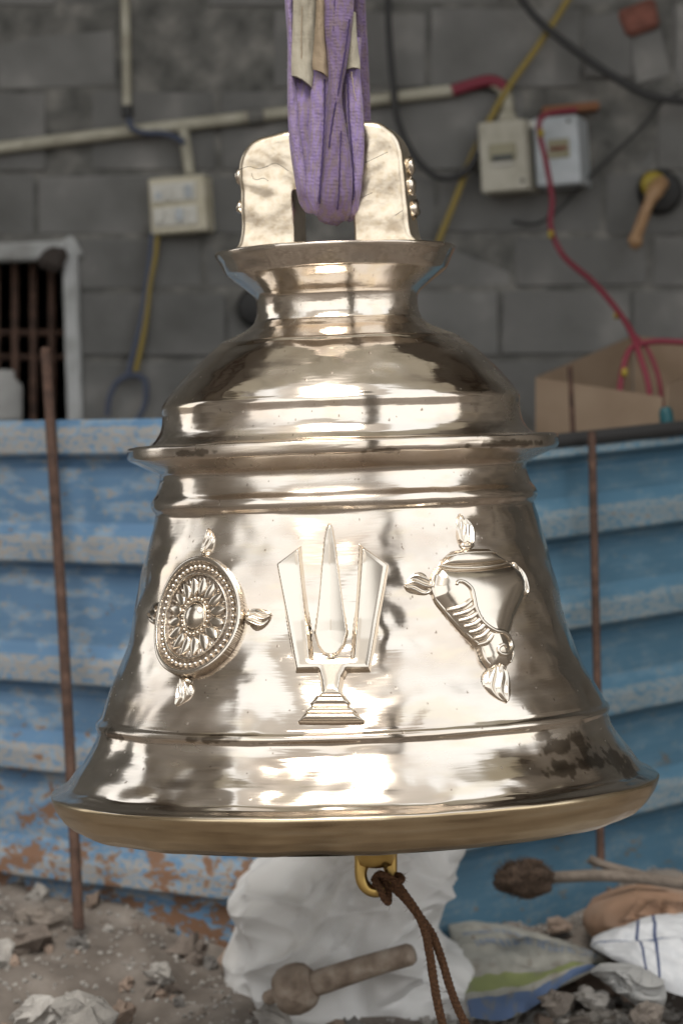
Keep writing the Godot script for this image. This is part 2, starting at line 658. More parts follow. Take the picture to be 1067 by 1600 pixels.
	M.conduit = textured(grain(128, 0.03, 4, 75, [[0.0, lin(0.28, 0.26, 0.20)], [0.6, lin(0.43, 0.41, 0.33)], [1.0, lin(0.5, 0.48, 0.4)]]), 4.0, 0.6)
	M.beige = textured(grain(128, 0.02, 4, 76, [[0.0, lin(0.3, 0.28, 0.22)], [0.5, lin(0.43, 0.41, 0.34)], [1.0, lin(0.5, 0.48, 0.41)]]), 5.0, 0.5)
	M.ivory = textured(grain(128, 0.02, 4, 77, [[0.0, lin(0.42, 0.38, 0.27)], [0.5, lin(0.56, 0.52, 0.4)], [1.0, lin(0.62, 0.58, 0.47)]]), 5.0, 0.5)
	M.pale_grey = textured(grain(128, 0.02, 4, 78, [[0.0, lin(0.33, 0.36, 0.38)], [0.5, lin(0.46, 0.5, 0.53)], [1.0, lin(0.54, 0.57, 0.6)]]), 5.0, 0.5)
	M.white_plastic = mat(lin(0.62, 0.61, 0.56), 0.5)
	M.frame_paint = textured(grain(128, 0.02, 5, 79, [[0.0, lin(0.25, 0.25, 0.24)], [0.5, lin(0.42, 0.43, 0.43)], [1.0, lin(0.52, 0.53, 0.54)]]), 3.0, 0.7)
	M.black = mat(lin(0.018, 0.018, 0.018), 0.6)
	M.dark_display = mat(lin(0.03, 0.035, 0.03), 0.25)
	M.amber_display = mat(lin(0.26, 0.24, 0.15), 0.3)
	M.black_wire = mat(lin(0.03, 0.03, 0.031), 0.6)
	M.red_wire = mat(lin(0.20, 0.022, 0.042), 0.6)
	M.yellow_wire = mat(lin(0.27, 0.2, 0.045), 0.6)
	M.blue_wire = mat(lin(0.06, 0.075, 0.12), 0.6)
	M.yellow = mat(lin(0.36, 0.27, 0.03), 0.5)
	M.teal = mat(lin(0.01, 0.09, 0.11), 0.4)
	M.copper = textured(grain(128, 0.04, 4, 80, [[0.0, lin(0.25, 0.14, 0.07)], [1.0, lin(0.5, 0.32, 0.17)]]), 10.0, 0.5)
	M.rust_lath = mat(lin(0.22, 0.10, 0.05), 0.9)
	M.card = textured(grain(256, 0.015, 5, 81, [[0.0, lin(0.20, 0.14, 0.09)], [0.5, lin(0.27, 0.195, 0.135)], [1.0, lin(0.32, 0.24, 0.17)]]), 2.0, 0.9)
	# fabrics
	var web := mat(Color.WHITE, 0.85)
	var wn := noise(91, 1.0, 3)
	web.albedo_texture = picture(256, 512, func(u: float, v: float) -> Color:
		var a := wn.get_noise_2d(u * 7.0, v * 14.0) * 0.5 + 0.5
		var b := wn.get_noise_2d(u * 60.0 + 9.0, v * 120.0) * 0.5 + 0.5
		var c: Color = lin(0.19, 0.13, 0.30).lerp(lin(0.31, 0.235, 0.42), b)
		return c.lerp(lin(0.25, 0.19, 0.22), smoothstep(0.38, 0.7, a) * 0.8))
	web.rim_enabled = true
	web.rim = 0.35
	web.rim_tint = 0.6
	M.web = web
	M.dusty_web = web.duplicate()
	M.dusty_web.albedo_color = Color(0.86, 0.84, 0.82)
	M.canvas = mat(Color.WHITE, 0.9)
	M.canvas.albedo_texture = picture(256, 256, func(u: float, v: float) -> Color:
		var weave := sin(u * 120.0 + v * 150.0) * 0.5 + 0.5
		var b := wn.get_noise_2d(u * 6.0 + 30.0, v * 6.0) * 0.5 + 0.5
		return lin(0.31, 0.27, 0.20).lerp(lin(0.43, 0.40, 0.33), weave * 0.5 + b * 0.5))
	M.tan_canvas = mat(lin(0.30, 0.23, 0.155), 0.9)
	M.thread = mat(lin(0.05, 0.03, 0.10), 0.9)
	M.pale_thread = mat(lin(0.40, 0.32, 0.22), 0.9)
	M.coir = textured(grain(128, 0.06, 4, 95, [[0.0, lin(0.035, 0.016, 0.008)], [0.5, lin(0.12, 0.058, 0.028)], [1.0, lin(0.23, 0.12, 0.06)]]), 30.0, 0.95)
	M.sack = textured(grain(256, 0.012, 5, 96, [[0.0, lin(0.56, 0.54, 0.51)], [0.35, lin(0.74, 0.735, 0.725)], [1.0, lin(0.80, 0.80, 0.80)]]), 1.6, 0.7, fine, 0.15)
	M.dusty_sack = textured(grain(256, 0.012, 5, 97, [[0.0, lin(0.25, 0.15, 0.09)], [0.5, lin(0.34, 0.21, 0.14)], [1.0, lin(0.30, 0.25, 0.21)]]), 2.2, 0.85, fine, 0.2)
	M.mop = textured(grain(128, 0.06, 4, 98, [[0.0, lin(0.03, 0.02, 0.014)], [1.0, lin(0.15, 0.10, 0.07)]]), 20.0, 0.98)
	M.grey_wad = textured(grain(128, 0.02, 4, 99, [[0.0, lin(0.28, 0.28, 0.275)], [1.0, lin(0.5, 0.5, 0.49)]]), 3.0, 0.8)

# ------------------------------------------------------------------ ground
func ground_h(x: float, z: float) -> float:
	var d := -z
	var near := smoothstep(3.7, 4.75, d) * smoothstep(6.0, 5.2, d) * smoothstep(2.2, 1.2, absf(x))
	var hgt := near * (0.20 - 0.075 * smoothstep(0.05, 0.35, x) * smoothstep(4.62, 4.4, d))
	var n := M.hill as FastNoiseLite
	return hgt + near * (n.get_noise_2d(x, z) * 0.05 + n.get_noise_2d(x * 3.1 + 7.0, z * 3.1) * 0.02 + n.get_noise_2d(x * 9.0, z * 9.0 + 3.0) * 0.008)

func make_ground() -> void:
	M.hill = noise(5, 2.2, 3)
	var xs := []
	var zs := []
	for k in range(0, 15):
		xs.append(-60.0 * pow((15.0 - k) / 15.0, 3.0) - 2.0)
	for k in 161:
		xs.append(-2.0 + 4.0 * k / 160.0)
	for k in range(1, 16):
		xs.append(60.0 * pow(k / 15.0, 3.0) + 2.0)
	for k in range(0, 10):
		zs.append(-40.0 * pow((10.0 - k) / 10.0, 3.0) - 6.0)
	for k in 121:
		zs.append(-6.0 + 3.0 * k / 120.0)
	for k in range(1, 16):
		zs.append(-3.0 + 60.0 * pow(k / 15.0, 3.0))
	var rows := []
	for z in zs:
		var row := PackedVector3Array()
		for x in xs:
			row.append(Vector3(x, ground_h(x, z), z))
		rows.append(row)
	var g := part("ground", loft(rows, false, false, PackedVector2Array(), true), M.earth, self)
	g.set_meta("kind", "structure")
	# loose rubble lying in the earth
	var shapes := []
	for k in 7:
		shapes.append(blob(Vector3(1.0, rng.randf_range(0.55, 0.8), rng.randf_range(0.7, 0.95)), 300 + k, 0.34, 9, 6))
	var made := 0
	while made < 260:
		var x := rng.randf_range(-0.62, 0.62)
		var z := rng.randf_range(-4.85, -3.95)
		var big := rng.randf()
		var s := 0.006 + 0.014 * big * big + (0.016 if big > 0.93 else 0.0)
		if x > 0.12 and z < -4.1:
			s *= 1.1
		var xf := Transform3D(Basis.from_euler(Vector3(rng.randf() * TAU, rng.randf() * TAU, rng.randf() * TAU)).scaled(Vector3.ONE * s), Vector3(x, ground_h(x, z) + s * 0.25, z))
		part("stone", shapes[rng.randi() % 7], M.stone[rng.randi() % 5], g, xf)
		made += 1
	var mm := MultiMesh.new()
	mm.transform_format = MultiMesh.TRANSFORM_3D
	mm.mesh = blob(Vector3(1, 0.7, 0.85), 320, 0.3, 6, 4)
	mm.instance_count = 7200
	for k in mm.instance_count:
		var x := rng.randf_range(-0.75, 0.75)
		var z := rng.randf_range(-4.95, -3.6)
		var s := rng.randf_range(0.0018, 0.0055)
		if k % 3 == 0:
			x = rng.randf_range(0.12, 0.7)
			z = rng.randf_range(-4.35, -3.7)
			s = rng.randf_range(0.0035, 0.0105)
		mm.set_instance_transform(k, Transform3D(Basis.from_euler(Vector3(rng.randf() * TAU, rng.randf() * TAU, 0)).scaled(Vector3.ONE * s), Vector3(x, ground_h(x, z) + s * 0.2, z)))
	var gr := MultiMeshInstance3D.new()
	gr.name = "gravel"
	gr.multimesh = mm
	gr.material_override = M.stone[1]
	gr.set_meta("kind", "stuff")
	tag(gr, "fine grey gravel scattered over the brown earth", "gravel")
	add_child(gr)
	# stones that stand out
	var big := [
		[60, 1585, 4.05, 38.0, "pale_stone", "pale whitish stone at the lower left corner of the rubble", M.pale_stone],
		[130, 1592, 4.02, 60.0, "grey_stone", "broad flat grey stone beside the pale whitish stone", M.stone[1]],
		[252, 1522, 4.3, 24.0, "round_stone", "rounded grey stone in the middle of the left rubble", M.stone[1]],
		[80, 1440, 4.5, 36.0, "leaning_stone", "brown slab of stone leaning against the rusty blue sheet", M.stone[0]],
		[190, 1585, 4.1, 26.0, "brown_stone", "brown lump of stone in front of the rounded grey stone", M.stone[4]],
		[872, 1447, 4.56, 18.0, "clay_lump", "reddish brown clay lump between the printed bag and the dusty sack", M.stone[4]],
		[868, 1566, 4.17, 27.0, "buff_stone", "flat buff stone just below the blue edge of the printed bag", M.stone[0]],
		[925, 1560, 4.18, 26.0, "angular_stone", "angular buff stone right of the flat one below the printed bag", M.stone[1]],
		[1010, 1585, 4.12, 30.0, "corner_stone", "buff stone in the lower right corner below the grey wad", M.stone[0]]]
	for k in big.size():
		var b: Array = big[k]
		var s: float = b[3] * b[2] / F
		var o := part(b[4], blob(Vector3(1.0, 0.62, 0.8) * s, 340 + k, 0.3, 14, 9), b[6], self, Transform3D(Basis.from_euler(Vector3(0.3 * (k % 3), k * 1.3, 0.25)), at(b[0], b[1], b[2])))
		tag(o, b[5], "stone")

# ------------------------------------------------------------------ wall with a barred window
const WALL := 5.6
func make_wall() -> void:
	var zf := -WALL
	var w := Node3D.new()
	w.name = "block_wall"
	add_child(w)
	tag(w, "grey concrete block wall with rough mortar joints behind the bell", "wall")
	# window opening in wall coordinates
	var a := at(-170, 400, WALL)
	var b := at(108, 790, WALL)
	var d := 0.2
	var zc := zf + 0.008 - d * 0.5
	var box := func(x0: float, x1: float, y0: float, y1: float):
		var m := BoxMesh.new()
		m.size = Vector3(x1 - x0, y1 - y0, d)
		part("mortar", m, M.mortar, w, Transform3D(Basis(), Vector3((x0 + x1) / 2, (y0 + y1) / 2, zc)))
	box.call(-3.2, a.x, -0.1, 3.4)
	box.call(b.x, 3.2, -0.1, 3.4)
	box.call(a.x, b.x, a.y, 3.4)
	box.call(a.x, b.x, -0.1, b.y)
	# courses of blocks: pixel rows, each with its own joints
	var courses := [-240, -115, 12, 141, 270, 368, 452, 560, 668, 790, 910]
	for r in courses.size() - 1:
		var y0: float = courses[r]
		var y1: float = courses[r + 1]
		var x := -420.0 + (r % 2) * 70.0 + rng.randf_range(-20, 20)
		if r == 3:
			x = -330.0
		while x < 1500.0:
			var wd := rng.randf_range(185, 265)
			if r == 3 and x < 75 and x + wd > 20:
				wd = 76.0 - x
			elif r == 3 and absf(x - 76) < 2:
				wd = 64.0
			elif r == 6 and x < 780 and x + wd > 700:
				wd = 780.0 - x
			elif r == 6 and absf(x - 780) < 2:
				wd = 205.0
			var gap := rng.randf_range(5, 10)
			var p0 := at(x + gap * 0.5, y0 + rng.randf_range(3, 6), WALL)
			var p1 := at(x + wd - gap * 0.5, y1 - rng.randf_range(2, 5), WALL)
			x += wd
			# leave the window free
			if p1.x > a.x - 0.01 and p0.x < b.x + 0.012 and p0.y > b.y and p1.y < a.y:
				if p1.x <= b.x + 0.07:
					continue
				p0.x = b.x + 0.004
			var cut := p1.x > at(975, 0, WALL).x and p0.x < at(1040, 0, WALL).x and r == 2
			var size := Vector3(p1.x - p0.x, p0.y - p1.y, 0.07)
			var deep := 0.02 if (r == 3 and absf(wd - 64.0) < 0.1) else rng.randf_range(-0.002, 0.005)
			if cut:
				continue
			part("concrete_block", chamfer_box(size, 0.0025, 0.003), M.block[rng.randi() % 4], w, Transform3D(Basis.from_euler(Vector3(rng.randf_range(-0.01, 0.01), rng.randf_range(-0.012, 0.012), rng.randf_range(-0.012, 0.012))), (p0 + p1) / 2 + Vector3(0, 0, -0.035 + 0.012 - deep)))
	# broken place at the top right: two half blocks and a brick stub
	part("concrete_block", chamfer_box(Vector3(0.10, 0.13, 0.07), 0.006, 0.006), M.block[1], w, Transform3D(Basis.from_euler(Vector3(0, 0, 0.05)), at(945, 75, WALL + 0.02)))
	part("concrete_block", chamfer_box(Vector3(0.085, 0.1, 0.07), 0.006, 0.01), M.block[0], w, Transform3D(Basis.from_euler(Vector3(0, 0, 0.18)), at(1010, 95, WALL + 0.02)))
	part("concrete_block", chamfer_box(Vector3(0.12, 0.16, 0.07), 0.006, 0.006), M.block[2], w, Transform3D(Basis(), at(1095, 78, WALL + 0.02)))
	part("brick_stub", chamfer_box(Vector3(0.07, 0.05, 0.05), 0.008, 0.01), M.red_brick, w, Transform3D(Basis.from_euler(Vector3(0, 0, 0.35)), at(1000, 32, WALL + 0.0)))
	# window
	var o := thing("barred_window", "window with pale painted frame and rusty bars left of the bell", "window", at(-30, 790, WALL))
	var fw := 0.028
	var bar := func(called: String, c: Vector3, size: Vector3, m: Material, turn := 0.0):
		wpart2(called, chamfer_box(size, 0.005), m, o, Transform3D(Basis(Vector3.BACK, turn), c))
	var pr := at(117, 590, WALL - 0.012)
	bar.call("frame_side", Vector3(pr.x, pr.y, pr.z), Vector3(0.03, 0.5, 0.05), M.frame_paint, 0.03)
	bar.call("frame_top", at(-25, 396, WALL - 0.014), Vector3(0.33, 0.036, 0.052), M.frame_paint, 0.035)
	bar.call("frame_corner", at(108, 392, WALL - 0.012), Vector3(0.045, 0.045, 0.046), M.frame_paint, 0.5)
	for k in 9:
		var p := at(-150 + k * 29.0, 590, WALL + 0.05)
		bar.call("window_bar", p, Vector3(0.014, 0.52, 0.014), M.rust, 0.0)
	for y in [520, 558]:
		bar.call("cross_bar", at(-30, y, WALL + 0.065), Vector3(0.36, 0.012, 0.012), M.rust, 0.0)
	# the dark room behind
	var room := [[Vector3(2.4, 2.4, 0.04), Vector3(0, 0, -2.6)], [Vector3(0.04, 2.4, 2.58), Vector3(1.2, 0, -1.29)], [Vector3(0.04, 2.4, 2.58), Vector3(-1.2, 0, -1.29)], [Vector3(2.4, 0.04, 2.6), Vector3(0, 1.2, -1.3)], [Vector3(2.4, 0.04, 2.6), Vector3(0, -1.2, -1.3)]]
	for q in room:
		bar.call("room_wall", at(-30, 595, WALL + 0.21) + q[1], q[0], M.mortar, 0.0)
	var jar := part("grey_jar", lathe([Vector2(0.0, 0), Vector2(0.03, 0.0), Vector2(0.034, 0.01), Vector2(0.034, 0.07), Vector2(0.02, 0.085), Vector2(0.018, 0.1), Vector2(0.0, 0.1)]), M.grey_wad, self, Transform3D(Basis(), at(8, 660, WALL - 0.1)))
	tag(jar, "small grey jar in front of the window bars at the left edge", "jar")
	var rag := part("hinge_block", chamfer_box(Vector3(0.05, 0.05, 0.04), 0.012, 0.008), M.dark_iron, self, Transform3D(Basis(Vector3.BACK, -0.35), at(83, 408, WALL - 0.05)))
	tag(rag, "dark brown block hanging at the corner of the window frame", "block")

func wpart2(called: String, mesh: Mesh, m: Material, parent: Node3D, xf: Transform3D) -> MeshInstance3D:
	return part(called, mesh, m, parent, world_of(parent).affine_inverse() * xf)

# ------------------------------------------------------------------ what the bell mirrors: shed roof, side walls, pier
func make_shed() -> void:
	var roof := thing("shed_roof", "corrugated shed roof over the bell and the block wall, translucent front row added to brighten the reflections", "roof", Vector3(0, 3.3, -4.6))
	for n in 14:
		var rows := []
		var x0 := -3.5 + (n % 7) * 1.0
		for e in ([[-6.2, 3.1], [-4.35, 3.37]] if n < 7 else [[-4.4, 3.39], [-3.3, 3.53]]):
			var row := PackedVector3Array()
			for k in 22:
				row.append(Vector3(x0 + 0.05 * k, e[1] + 0.008 * (n % 2) + 0.018 * sin(k * PI * 0.5), e[0]))
			rows.append(row)
		wpart("roof_sheet", loft(rows, false, false, PackedVector2Array(), true), M.added_translucent if n >= 7 else M.roof_iron, roof)  # opaque rear row; the translucent front row is added for the mirrored light
	for z in [-5.2, -4.4]:
		wpart2("purlin", chamfer_box(Vector3(7.0, 0.1, 0.06), 0.006), M.rust, roof, Transform3D(Basis(), Vector3(0, 3.1 + (z + 6.2) * 0.1385 - 0.09, z)))
	var lw := part("side_wall", chamfer_box(Vector3(0.2, 3.3, 1.9), 0.01), M.plaster, self, Transform3D(Basis(), Vector3(-2.4, 1.6, -3.3)))
	tag(lw, "plastered side wall standing to the left of the bell, mirrored in it", "wall", "side walls of the shed")
	var rw := part("side_wall", chamfer_box(Vector3(0.2, 3.3, 2.6), 0.01), M.plaster, self, Transform3D(Basis(), Vector3(2.6, 1.6, -4.55)))
	tag(rw, "plastered side wall standing to the right of the bell, mirrored in it", "wall", "side walls of the shed")
	var pier := part("brick_pier", chamfer_box(Vector3(0.28, 3.4, 0.28), 0.01), M.plaster, self, Transform3D(Basis(), Vector3(0.66, 1.65, -1.6)))
	tag(pier, "square plastered pier at the open front of the shed, mirrored in the bell", "pier")

# ------------------------------------------------------------------ blue sheets and rods
func sheet_z(x: float, base: float) -> float:
	return -(base + 0.9 * (sqrt(x * x + 0.04) - 0.2))

func make_sheet(x0: float, x1: float, base: float, top: float, ribs: Array, slope: float, bottom: float) -> ArrayMesh:
	var prof3 := PackedVector2Array()     # height, distance forward
	prof3.append(Vector2(top, 0.0))
	prof3.append(Vector2(top - 0.004, 0.004))
	for yb in ribs:
		for q in [[0.082, 0.0], [0.078, 0.001], [0.05, 0.021], [0.046, 0.023], [0.02, 0.028], [0.016, 0.027], [0.013, 0.02], [0.010, -0.006], [0.007, -0.010], [0.002, -0.010], [-0.002, -0.007], [-0.007, 0.0]]:
			if yb + q[0] < top - 0.006:
				prof3.append(Vector2(yb + q[0], q[1]))
	prof3.append(Vector2(bottom, 0.0))
	var nx := 70
	var rows := []
	var UV := PackedVector2Array()
	var n := noise(61, 3.0, 2)
	var front := prof3.size()
	for i in nx + 1:
		var x := lerpf(x0, x1, float(i) / nx)
		var row := PackedVector3Array()
		for k in front * 2:
			var q := prof3[k] if k < front else prof3[front * 2 - 1 - k]
			var dent := n.get_noise_2d(x * 1.5, q.x * 1.2) * 0.012
			row.append(Vector3(x, q.x + slope * x, sheet_z(x, base) + q.y + dent - (0.0 if k < front else 0.002)))
			UV.append(Vector2(x, 1.0 - q.x))
		rows.append(row)
	return loft(rows, true, true, UV)

func sheet_material(worn: float, seed: int, ribs: Array, blue: Color) -> StandardMaterial3D:
	var n1 := noise(seed, 1.0, 5)
	var n2 := noise(seed + 1, 1.0, 4)
	var n3 := noise(seed + 2, 1.0, 5)
	var pale := blue.lerp(lin(0.42, 0.47, 0.52), 0.55)
	var grey := lin(0.30, 0.28, 0.26)
	var rust := lin(0.19, 0.095, 0.05)
	var tex := picture(768, 768, func(u: float, v: float) -> Color:
		var y := 1.0 - v
		var x := u
		var a := n1.get_noise_2d(x * 12.0, y * 26.0) * 0.5 + 0.5
		var b := n2.get_noise_2d(x * 60.0, y * 95.0) * 0.5 + 0.5
		var s := n2.get_noise_2d(x * 3.0, y * 90.0) * 0.5 + 0.5
		var c := blue.lerp(pale, clampf(smoothstep(0.42, 0.7, a) * 0.8 * worn + (s - 0.5) * 0.5, 0, 1))
		# scuffed crests of the ribs, rubbed bare in grainy patches
		for yb in ribs:
			var t: float = y - yb
			if t > 0.012 and t < 0.06:
				c = c.lerp(grey, smoothstep(0.28, 0.5, b) * 0.85 * (0.45 + 0.55 * worn) * smoothstep(0.012, 0.022, t))
		var low := smoothstep(0.62, 0.12, y) * worn
		c = c.lerp(grey, smoothstep(0.58 - 0.13 * low, 0.68 - 0.11 * low, a * 0.4 + b * 0.6) * worn * 0.85)
		var r := n3.get_noise_2d(x * 14.0 + 5.0, y * 20.0) * 0.5 + 0.5
		c = c.lerp(rust, smoothstep(0.70 - 0.26 * low, 0.8 - 0.24 * low, r * 0.65 + b * 0.35) * (0.35 + 0.6 * worn))
		return c)
	var m := mat(Color.WHITE, 0.6)
	m.albedo_texture = tex
	return m

func make_sheets() -> void:
	var ribs_l := [0.905, 0.730, 0.533, 0.389, 0.214]
	var left := part("corrugated_sheet", make_sheet(-1.0, 0.06, 4.42, 0.977, ribs_l, 0.0, 0.05), sheet_material(1.0, 110, ribs_l, lin(0.10, 0.205, 0.345)), self)
	tag(left, "worn pale blue corrugated metal sheet with rusty lower edge left of the bell", "metal sheet", "blue sheets behind the bell")
	var ribs_r := [0.862, 0.733, 0.583, 0.432, 0.262]
	var right := part("corrugated_sheet", make_sheet(-0.06, 1.0, 4.46, 0.912, ribs_r, 0.108, 0.02), sheet_material(0.3, 120, ribs_r, lin(0.07, 0.165, 0.25)), self)
	tag(right, "darker blue corrugated metal sheet sloping up to the right of the bell", "metal sheet", "blue sheets behind the bell")
	var lip := PackedVector3Array()
	for k in 40:
		var x := lerpf(-0.06, 1.0, k / 39.0)
		lip.append(Vector3(x, 0.912 + 0.108 * x - 0.008, sheet_z(x, 4.46) + 0.012))
	wpart("rolled_edge", tube(lip, 0.013, 10), M.black_wire, right)
	var rods := [[[72, 545, 4.72], [100, 1000, 4.56], [124, 1452, 4.44], 17.0, "rusty brown iron rod leaning in front of the worn blue sheet"],
		[[924, 674, 4.62], [931, 1000, 4.6], [938, 1352, 4.58], 13.0, "thin dark iron rod standing in front of the darker blue sheet"],
		[[890, 572, 4.95], [893, 640, 4.95], [899, 760, 4.95], 9.0, "short dark iron rod standing in front of the cardboard box"]]
	for q in rods:
		var o := part("iron_rod", cable([q[0], q[1], q[2]], 4.6, q[3]), M.rust, self)
		tag(o, q[4], "rod", "iron rods by the blue sheets")

# ------------------------------------------------------------------ bell
func make_bell() -> void:
	var bell := thing("temple_bell", "large polished bronze temple bell hanging from a violet sling", "bell", at(MOUTH.x, MOUTH.y, BELL_DEPTH))
	bell.rotation.z = ROLL
	bell_xf = bell.transform
	# the lathed outer shell, hand-planished so that its reflections wander
	var dn1 := noise(201, 9.0)
	var dn2 := noise(202, 26.0)
	var dn3 := noise(203, 5.0)
	var segs := 320
	var rows := prof.size()
	var V := PackedVector3Array()
	var UV := PackedVector2Array()
	V.resize(rows * (segs + 1))
	UV.resize(rows * (segs + 1))
	for j in rows:
		var a := prof[maxi(j - 1, 0)]
		var b := prof[mini(j + 1, rows - 1)]
		var t := (b - a).normalized()
		var n := Vector2(-t.y, t.x)
		var yc := 1290.0 - prof[j].y
		var amt := 0.5
		if yc > 795 and yc < 1105:
			amt = 1.0
		elif yc > 1120 and yc < 1210:
			amt = 1.0
		elif yc > 536 and yc < 620:
			amt = 0.8
		if prof[j].x < 120:
			amt = 0.0
		for i in segs + 1:
			var ph := TAU * i / segs + PI
			var p := Vector3(prof[j].x * sin(ph), prof[j].y, prof[j].x * cos(ph)) * BELL_SCALE
			var q := p * Vector3(1, 1.25, 1)
			var d := amt * (dn1.get_noise_3dv(q) * 0.0029 + dn2.get_noise_3dv(q) * 0.00055 + dn3.get_noise_3dv(p) * 0.0026)
			V[j * (segs + 1) + i] = p + Vector3(n.x * sin(ph), n.y, n.x * cos(ph)) * d
			UV[j * (segs + 1) + i] = Vector2(float(i) / segs, 1.0 - prof[j].y / 901.0)
	var N := PackedVector3Array()
	N.resize(V.size())
	var w := segs + 1
	for j in rows:
		for i in w:
			var l := V[j * w + (i - 1 if i > 0 else segs - 1)]
			var r := V[j * w + (i + 1 if i < segs else 1)]
			var u := V[maxi(j - 1, 0) * w + i]
			var d := V[mini(j + 1, rows - 1) * w + i]
			var n := (r - l).cross(u - d)
			N[j * w + i] = n.normalized() if n.length_squared() > 1e-20 else Vector3.UP
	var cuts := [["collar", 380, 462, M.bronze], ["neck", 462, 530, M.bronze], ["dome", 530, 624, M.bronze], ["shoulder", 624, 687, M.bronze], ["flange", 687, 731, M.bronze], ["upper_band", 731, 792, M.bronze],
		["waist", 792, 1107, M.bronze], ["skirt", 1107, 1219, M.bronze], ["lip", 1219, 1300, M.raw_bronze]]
	var j0 := 0
	for c in cuts:
		var j1 := j0
		while j1 < rows - 1 and 1290.0 - prof[j1].y < c[2]:
			j1 += 1
		if c[0] == "lip":
			j1 = rows - 1
		var I := PackedInt32Array()
		for j in j1 - j0:
			for i in segs:
				var a := j * w + i
				I.append_array([a, a + 1, a + w + 1, a, a + w + 1, a + w])
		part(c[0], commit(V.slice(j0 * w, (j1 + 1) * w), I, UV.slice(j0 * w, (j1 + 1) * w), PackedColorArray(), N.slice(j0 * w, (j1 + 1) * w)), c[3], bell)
		j0 = j1
	# hollow inside
	var inner := []
	for q in [[415, 1281], [400, 1277], [382, 1262], [365, 1220], [340, 1120], [305, 980], [262, 800], [240, 700], [220, 620], [120, 545], [3, 538]]:
		var row := PackedVector3Array()
		for i in 96:
			var ph := TAU * i / 96
			row.append(Vector3(q[0] * sin(ph), 1290.0 - q[1], q[0] * cos(ph)) * BELL_SCALE)
		inner.append(row)
	part("inner_wall", loft(inner, true, false), M.inner, bell)
	make_crown(bell)
	make_wheel(bell)
	make_trident(bell)
	make_conch(bell)

func make_crown(bell: Node3D) -> void:
	var st := [[-158, 389, -54, 392], [-150, 384, -54, 384], [-143, 374, -54, 374], [-139, 350, -54, 350], [-138, 318, -54, 322], [-139, 285, -54, 308], [-139, 262, -53, 302], [-136, 246, -51, 299], [-128, 230, -47, 297], [-116, 219, -41, 296], [-98, 212, -34, 295], [-66, 207, -24, 295], [-30, 203, -12, 295], [0, 201, -4, 295],
		[30, 198, 6, 295], [56, 197, 14, 295], [78, 200, 22, 296], [95, 208, 29, 297], [108, 221, 35, 299], [115, 236, 38, 303], [119, 255, 39, 310], [121, 285, 39, 322], [123, 320, 39, 335], [125, 350, 39, 352], [128, 372, 39, 373], [136, 382, 39, 383], [148, 389, 39, 392]]
	var n := noise(230, 22.0, 2)
	var n2 := noise(231, 60.0, 2)
	var rows := []
	var depth := 52.0
	var bev := 9.0
	# subdivide the stations
	var dense := []
	for k in st.size() - 1:
		for s in 4:
			var q := []
			for e in 4:
				q.append(cubic_interpolate(st[k][e], st[k + 1][e], st[maxi(k - 1, 0)][e], st[mini(k + 2, st.size() - 1)][e], s / 4.0))
			dense.append(q)
	dense.append(st[st.size() - 1])
	for q in dense:
		var o := Vector2(q[0], 1290.0 - q[1])
		var i := Vector2(q[2], 1290.0 - q[3])
		var dir := (i - o).normalized()
		var ob := o + dir * bev
		var ib := i - dir * 4.0
		var loop := []        # (plane point, depth)
		for s in 13:
			loop.append([ob.lerp(ib, s / 12.0), depth])
		loop.append([i - dir * 1.2, depth - 1.2])
		for s in 5:
			loop.append([i, (depth - 4.0) * (1.0 - s / 2.0)])
		loop.append([i - dir * 1.2, -depth + 1.2])
		for s in 7:
			loop.append([ib.lerp(ob, s / 6.0), -depth])
		loop.append([o + dir * bev * 0.3, -depth + bev * 0.3])
		for s in 7:
			loop.append([o, (-depth + bev) * (1.0 - s / 3.0)])
		loop.append([o + dir * bev * 0.3, depth - bev * 0.3])
		var row := PackedVector3Array()
		var mid := (o + i) * 0.5
		for l in loop:
			var p := Vector3(l[0].x, l[0].y, l[1]) * BELL_SCALE
			var out := Vector3((l[0] - mid).x * 0.02, (l[0] - mid).y * 0.02, l[1] * 0.02).normalized()
			row.append(p + out * (n.get_noise_3dv(p) * 0.0022 + n2.get_noise_3dv(p) * 0.0005))
		rows.append(row)
	var cr := part("crown", loft(rows, true, true), M.crown, bell, Transform3D(Basis(Vector3.UP, -0.17), Vector3.ZERO))
	# casting crack and file cuts on the front of the crown
	for q in [[[-137, 262, -122, 258, -108, 262, -96, 260, -82, 255, -72, 259, -60, 268]], [[-118, 268, -116, 276, -110, 279, -100, 277, -92, 282]], [[60, 262, 80, 254, 96, 247]], [[44, 318, 60, 312, 70, 308]], [[104, 345, 116, 338]]]:
		var p := PackedVector3Array()
		for e in range(0, q[0].size(), 2):
			var v := Vector3(q[0][e], 1290.0 - q[0][e + 1], depth) * BELL_SCALE
			p.append(v + Vector3(0, 0, n.get_noise_3dv(v) * 0.0022 * 0.8))
		part("crack", tube(smooth_path(p, 0.002), 0.00032, 6), M.crack, cr)
	# cast bosses on both cheeks
	for q in [[122, 266, 9, 15, 0], [124, 298, 9, 14, 14], [125, 332, 11, 16, 2], [-142, 270, 9, 13, 20], [-142, 318, 8, 11, 26]]:
		var e := blob(Vector3(q[2], q[3], q[2] * 1.5) * BELL_SCALE, 240 + int(q[1]), 0.12, 14, 10, false)
		part("boss", e, M.emblem, cr, Transform3D(Basis(), Vector3(q[0], 1290.0 - q[1], q[4]) * BELL_SCALE))

